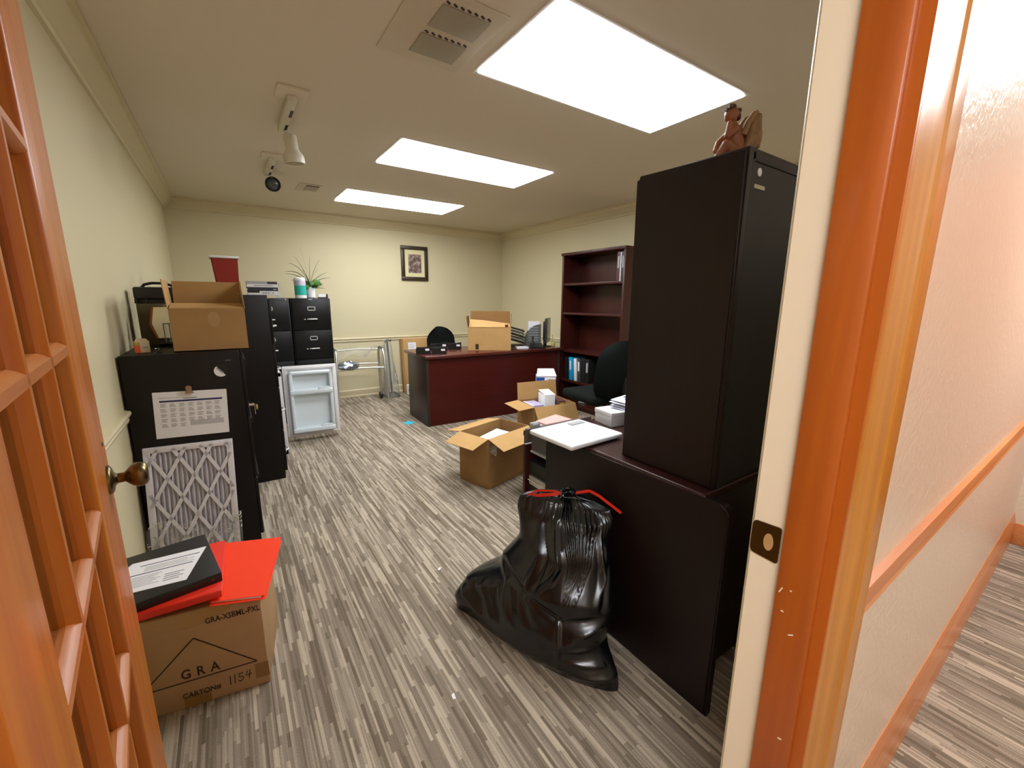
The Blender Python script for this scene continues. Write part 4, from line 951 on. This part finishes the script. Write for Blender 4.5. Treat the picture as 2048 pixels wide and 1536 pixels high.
bx('drawer_front', mat('grey_brown_laminate', '#5b4b45', .5), dr2, .02, .44, .16, .18, .615, .68, .002); bx('drawer_box', m_greyp, dr2, .045, .415, .0, .16, .56, .66)
bx('slide', m_alu, dr2, .03, .044, .0, .15, .57, .576)
ZT = Z1+.0205
hu = thing('desk_hutch', 'tall dark hutch on the dark desk with its backing board toward the doorway', 'hutch', (1.158, .63, ZT))
HX, HY, HH = 1.2, .355, .955
b = MB(); pr = [(0, 0), (HY, 0)]+[(HY-.012+.012*math.cos(a), HH-.012+.012*math.sin(a)) for a in [PI/2*k/5 for k in range(6)]]+[(0, HH)]
b.prism(pr, 0, .028, 'x'); bmesh.ops.bevel(b.bm, geom=[e for e in b.bm.edges if all(v.co.x < .001 for v in e.verts)], offset=.008, segments=3, affect='EDGES'); b.build('side_panel', m_esp, hu, smooth=50)
bx('side_panel', m_esp, hu, HX-.028, HX, 0, HY, 0, HH)
bx('back_board', m_espback, hu, .03, HX-.028, .004, .012, .0, HH-.03); bx('back_strip', m_espback, hu, .0285, .04, .0, .006, 0, HH-.01)
bx('top', m_esp, hu, .028, HX-.028, .0, HY, HH-.03, HH, .003)
for z in (.33, .62): bx('shelf', m_esp, hu, .028, HX-.028, .012, HY-.02, z, z+.022)
MB().prism([(.075+.0105*math.cos(k*PI/10), HH-.052+.0105*math.sin(k*PI/10)) for k in range(20)], .0025, .0045, 'y').build('round_sticker', m_paper, hu)
bx('long_sticker', mat('yellowed_sticker', '#bdb999', .6), hu, .055, .11, .0025, .0045, HH-.094, HH-.084)
MB().cyl((.036, .001, HH-.03), (.036, -.001, HH-.03), .003).build('screw_hole', m_blackp, hu)

# figurine on the hutch
fg = thing('angel_figurine', 'brown resin angel figurine with folded wings on the dark hutch', 'figurine', (1.275, .745, ZT+HH+.0005), R(-30))
fg.scale = (.82, .82, .82)
bpy_b = MB()
def cap(p0, p1, r0, r1, n=7):
    p0, p1 = Vector(p0), Vector(p1)
    for i in range(n):
        s = i/(n-1); bpy_b.sphere(p0.lerp(p1, s), r0+(r1-r0)*s, seg=12)
# local: x right (image), y away, z up
cap((.02, 0, .03), (.0, 0, .10), .034, .030); cap((0, 0, .10), (-.012, -.005, .128), .030, .016)      # hips, torso, neck
bpy_b.sphere((-.022, -.012, .158), .024, (1, 1, 1.12), 16)                                             # head
bpy_b.sphere((-.043, -.018, .153), .006, seg=8); bpy_b.sphere((-.04, -.014, .144), .006, seg=8)        # nose and chin
bpy_b.sphere((-.008, -.032, .157), .006, (1, .5, 1.3), 8)                                              # ear
cap((-.012, -.028, .108), (-.04, -.03, .085), .014, .011); cap((-.04, -.03, .085), (-.035, -.03, .125), .010, .009)   # arm up to chin
cap((-.012, .02, .105), (-.055, .0, .07), .013, .010); cap((-.055, 0, .07), (-.07, -.012, .04), .010, .008)           # far arm down
cap((.01, -.022, .03), (-.04, -.028, .055), .022, .017); cap((-.04, -.028, .055), (-.07, -.02, .012), .015, .010); cap((-.07, -.02, .012), (-.088, -.02, .008), .010, .007)
cap((.015, .02, .03), (-.03, .02, .04), .021, .017); cap((-.03, .02, .04), (-.065, .015, .012), .014, .010)
bpy_b.box(-.09, .06, -.045, .045, 0, .012, .004)
bd2 = bpy_b.build('body', m_terra, fg, smooth=180)
rm = bd2.modifiers.new('fuse', 'REMESH'); rm.mode = 'VOXEL'; rm.voxel_size = .0028; rm.use_smooth_shade = True
sm = bd2.modifiers.new('soft', 'SMOOTH'); sm.iterations = 4; sm.factor = .5
b = MB()
for k in range(22):
    a = random.uniform(0, 2*PI); e_ = random.uniform(.1, PI/2)
    b.sphere((-.019+.021*math.cos(a)*math.cos(e_), -.011+.022*math.sin(a)*math.cos(e_), .165+.020*math.sin(e_)), .0085, seg=8)
for (x, y, z) in ((.003, -.012, .15), (.0, .005, .148), (-.002, -.02, .152)): b.sphere((x, y, z), .010, seg=8)
b.build('hair', m_hair, fg, smooth=180)
def wing(y0, m):
    w_ = thing('wing', None, None); w_.parent = fg
    for k in range(7):
        s = k/6; b = MB()
        top = Vector((.062+.012*math.sin(s*PI), y0, .160-.032*abs(s-.35))); bot = Vector((.028+.05*s, y0+(.004 if k % 2 else -.004), .022+.028*s))
        mid = (top+bot)/2+Vector((.006*s, 0, 0)); n_ = 8; pts = [top.lerp(mid, i/4) if i < 4 else mid.lerp(bot, (i-4)/4) for i in range(9)]
        b.tube(pts, [.006+.0075*math.sin(PI*min(1, .15+i/8*.85)) for i in range(9)], 8); b.build('feather', m, w_, smooth=80)
    b = MB(); b.tube([(.022, y0, .09), (.035, y0, .13), (.055, y0, .16), (.066, y0, .166)], [.013, .012, .011, .007], 8); b.build('wing_arm', m, w_, smooth=80)
wing(-.022, m_wing); wing(.024, m_wing)
fg.location.x += .006

# things on the dark desk
sc = thing('bathroom_scale', 'flat white bathroom scale overhanging the dark desk edge', 'scale', (1.158, 1.232, ZT), R(2))
bx('body', mat('scale_white', '#eef0f2', .3), sc, -.145, .150, -.128, .128, .006, .026, .008, 4)
for (x, y) in ((-.02, -.1), (.12, -.1), (-.02, .1), (.12, .1)): MB().cyl((x, y, 0), (x, y, .008), .014).build('foot', m_blackp, sc)
dp = bx('display', m_greyp, sc, .045, .125, .065, .098, .0255, .0268); bx('display_lens', m_greyl, dp, .05, .12, .07, .093, .0266, .0274)
bx('seam', m_greyl, sc, -.09, .11, -.002, .001, .0257, .0263)
wc = thing('white_gift_box', 'white closed carton behind the scale on the dark desk', 'carton', (1.50, 1.29, ZT), R(-8))
bx('body', m_white, wc, -.105, .12, -.06, .06, 0, .062, .002); bx('lid', m_paper, wc, -.107, .122, -.062, .062, .045, .065, .002)
pp = thing('paper_pile', 'loose pile of white papers on the white carton beside hutch', 'papers', (1.55, 1.28, ZT+.0655), R(10))
for k in range(5):
    MB().slab([(-.09+.006*k, -.06, .001+.006*k), (.09, -.06+.004*k, .002+.006*k), (.09, .06, .012+.007*k), (-.09+.012*(k % 3), .06, .006+.008*k)], .0012).build('sheet', m_paper if k % 2 else m_pale, pp)
MB().slab([(-.02, -.045, .040), (.08, -.04, .040), (.08, .03, .048), (-.02, .03, .046)], .001).build('dark_photo', m_greyp, pp)
nc = thing('navy_carton', 'dark navy carton on the floor behind the scale, letters on top', 'carton', (1.69, 1.985, 0), R(12))
bx('body', mat('navy_carton_board', '#15182a', .6), nc, -.17, .17, -.12, .12, 0, .465, .003); bx('lid', mat('navy_carton_board', '#15182a', .6), nc, -.173, .173, -.123, .123, .435, .468, .002)
pk = thing('letter_stack', 'stack of pink and white letters seen just behind the scale', 'papers', (1.69, 1.995, .4685), R(14))
for k in range(4): MB().slab([(-.13+.012*k, -.08, .001+.012*k), (.12, -.08, .001+.012*k), (.12, .08, .01+.012*k), (-.12+.008*k, .08, .01+.012*k)], .008).build('letter', (m_paper, m_pale, m_paper, m_pink)[k], pk)
gl = thing('clear_block', 'small cloudy plastic box at the end of the open desk drawer', 'plastic box', (1.165, 1.525, .6805), R(5))
bx('shell', m_filmd, gl, -.02, .03, -.012, .012, 0, .03, .003); bx('lining', m_greyl, gl, -.016, .026, -.009, .009, .002, .02)

# ------------------------------------------------------------------ black rubbish bag
bg = thing('rubbish_bag', 'full black plastic rubbish bag with red drawstring before the dark desk', 'bag', (0.92, 1.08, 0))
def lerp_ring(keys, z):
    for i in range(len(keys)-1):
        z0, r0 = keys[i]; z1, r1 = keys[i+1]
        if z <= z1:
            t = (z-z0)/(z1-z0); t = t*t*(3-2*t)*.5+t*.5
            return [(a[0]+(c[0]-a[0])*t, a[1]+(c[1]-a[1])*t) for a, c in zip(r0, r1)]
    return keys[-1][1]
# outlines as 10 control points (world xy), counter-clockwise from the left far tip
K = [
 (0.00, [(.700, 1.435), (.715, 1.30), (.755, 1.13), (.810, .97), (.870, .85), (.955, .765), (1.00, .86), (1.07, .99), (1.09, 1.18), (.93, 1.40)]),
 (0.05, [(.690, 1.445), (.700, 1.30), (.735, 1.12), (.790, .95), (.860, .83), (.955, .775), (1.00, .86), (1.08, .99), (1.10, 1.20), (.95, 1.42)]),
 (0.13, [(.735, 1.420), (.735, 1.28), (.755, 1.11), (.80, .95), (.865, .86), (.935, .835), (1.01, .87), (1.09, .99), (1.10, 1.20), (.96, 1.41)]),
 (0.24, [(.835, 1.29), (.795, 1.20), (.80, 1.07), (.835, .955), (.895, .875), (.985, .835), (1.05, .87), (1.095, .98), (1.095, 1.17), (.96, 1.33)]),
 (0.38, [(.865, 1.22), (.85, 1.12), (.865, 1.02), (.905, .94), (.96, .885), (1.035, .885), (1.085, .93), (1.098, 1.03), (1.09, 1.15), (.98, 1.26)]),
 (0.49, [(.868, 1.225), (.882, 1.15), (.915, 1.07), (.958, 1.0), (1.005, .945), (1.06, .92), (1.093, .95), (1.09, 1.05), (1.045, 1.15), (.96, 1.24)]),
 (0.535, [(.880, 1.225), (.905, 1.16), (.945, 1.09), (.985, 1.03), (1.025, .975), (1.06, .94), (1.085, .96), (1.075, 1.05), (1.03, 1.135), (.96, 1.22)]),
 (0.555, [(.925, 1.19), (.945, 1.15), (.968, 1.105), (.99, 1.07), (1.02, 1.035), (1.04, 1.01), (1.055, 1.02), (1.05, 1.06), (1.015, 1.12), (.965, 1.18)]),
]
NS, NZ = 260, 120
def crom(p, t):
    n = len(p); i = int(t) % n; f = t-int(t)
    a, b_, c, d = p[i-1], p[i], p[(i+1) % n], p[(i+2) % n]
    return tuple(.5*((2*b_[k])+(-a[k]+c[k])*f+(2*a[k]-5*b_[k]+4*c[k]-d[k])*f*f+(-a[k]+3*b_[k]-3*c[k]+d[k])*f**3) for k in (0, 1))
b = MB(); rings = []
from mathutils import noise as mnoise
def ridge(p): return (1-abs(mnoise.noise(p)))
# long creases: (t0, z0, t1, z1, width, depth): lines over the wall of the sack in (outline position, height)
CREASES = [(1.1, .50, 2.1, .23, .085, .018), (1.45, .47, 2.2, .28, .06, -.014), (2.1, .50, 2.55, .29, .07, .014), (2.45, .36, 2.3, .24, .07, .012), (4.3, .47, 4.55, .30, .10, .016), (4.75, .42, 4.3, .26, .10, .014), (5.05, .36, 4.5, .24, .10, -.012),
           (.35, .10, 1.2, .045, .07, .012), (.55, .15, 1.3, .06, .06, -.012), (.75, .18, 1.6, .07, .07, .015), (1.05, .20, 1.8, .09, .06, -.012), (1.3, .235, 2.2, .10, .08, .016), (1.75, .24, 2.6, .14, .08, -.010),
           (4.75, .085, 3.4, .075, .05, .010), (4.8, .05, 3.7, .035, .05, .009), (4.7, .13, 3.3, .115, .05, .008), (4.6, .20, 3.6, .165, .07, .010), (0.5, .275, 2.2, .235, .10, -.018), (2.2, .235, 3.35, .20, .09, -.012), (3.35, .20, 4.7, .225, .10, -.012), (3.2, .19, 3.35, .02, .07, .012)]
for j in range(NZ+1):
    z = .555*(j/NZ); ring = lerp_ring(K, z); cx_ = sum(p[0] for p in ring)/10; cy_ = sum(p[1] for p in ring)/10; vs = []
    for i in range(NS):
        t = 10*i/NS; x, y = crom(ring, t); d = Vector((x-cx_, y-cy_, 0)); L_ = d.length; d = d/max(L_, 1e-4)
        off = .022*mnoise.noise(Vector((x*3.2+1, y*3.2, z*3.6)))
        off += .030*(ridge(Vector((x*4.6+7, y*4.6+z*2.6, z*4.0)))-.75)
        for (t0, z0, t1, z1, wd_, dp_) in CREASES:
            dt, dz = t1-t0, (z1-z0)*9; q = max(0, min(1, ((t-t0)*dt+(z-z0)*9*dz)/(dt*dt+dz*dz)))
            dist = math.hypot(t-t0-q*dt, (z-z0)*9-q*dz)
            off += dp_*max(0, 1-dist/(wd_*2.0))**1.3*math.sin(PI*min(1, q*.9+.1))**.6
        # fan of pleats converging on a point low on the front
        h = (z-.205)/.34
        if h > 0:
            u = (t-(3.35-.12*h))/(.95*h+.02)
            if abs(u) < 1.35:
                k_ = max(0, min(1, (1.35-abs(u))/.4)); off += .0075*min(1, max(0, h-.06)*1.25)*k_*(1-2*abs(math.sin(u*3.4*PI)))-.004*k_*min(1, h*2)
        # small gathers right under the drawstring all the way round
        g = max(0, (z-.45)/.105); off += .006*g*math.sin(i/NS*2*PI*46+2*mnoise.noise(Vector((t*3, 0, z*9))))
        off += .0035*mnoise.noise(Vector((x*22, y*22, z*17)))*max(.25, g)
        off *= min(1, z/.02)
        if d.x > 0: off = min(off, (1.098-x)/max(d.x, .2))
        vs.append(b.bm.verts.new((x+d.x*off-.92, y+d.y*off-1.08, z+.002)))
    rings.append(vs)
for j in range(NZ):
    for i in range(NS): b.bm.faces.new((rings[j][i], rings[j][(i+1) % NS], rings[j+1][(i+1) % NS], rings[j+1][i]))
b.bm.faces.new(rings[0][::-1])
top = [b.bm.verts.new((.075+.022*math.cos(2*PI*i/NS)*(1+.4*math.sin(i*.9)), .005+.022*math.sin(2*PI*i/NS)*(1+.4*math.sin(i*1.3)), .575+.010*math.sin(i*.7))) for i in range(NS)]
for i in range(NS): b.bm.faces.new((rings[-1][i], rings[-1][(i+1) % NS], top[(i+1) % NS], top[i]))
b.bm.faces.new(top)
b.build('sack', m_bag, bg, smooth=180)
def ribbon(pts, wd, name='drawstring'):
    b = MB(); P = [Vector(p) for p in pts]
    for i in range(len(P)-1):
        d = (P[i+1]-P[i]).normalized(); s = Vector((.25, .2, 1)).cross(d).cross(d).normalized()*wd
        b.slab([P[i]-s, P[i+1]-s, P[i+1]+s, P[i]+s], .0012)
    return b.build(name, m_bagred, bg)
ribbon([(-.03, .125, .537), (-.01, .095, .548), (.03, .05, .56), (.07, .015, .566)], .006)
ribbon([(-.03, .125, .541), (.0, .105, .562), (.04, .055, .570), (.075, .012, .568)], .0035)
ribbon([(.075, .005, .566), (.105, -.03, .582), (.125, -.055, .592), (.14, -.09, .582), (.155, -.14, .560), (.165, -.175, .545)], .005)
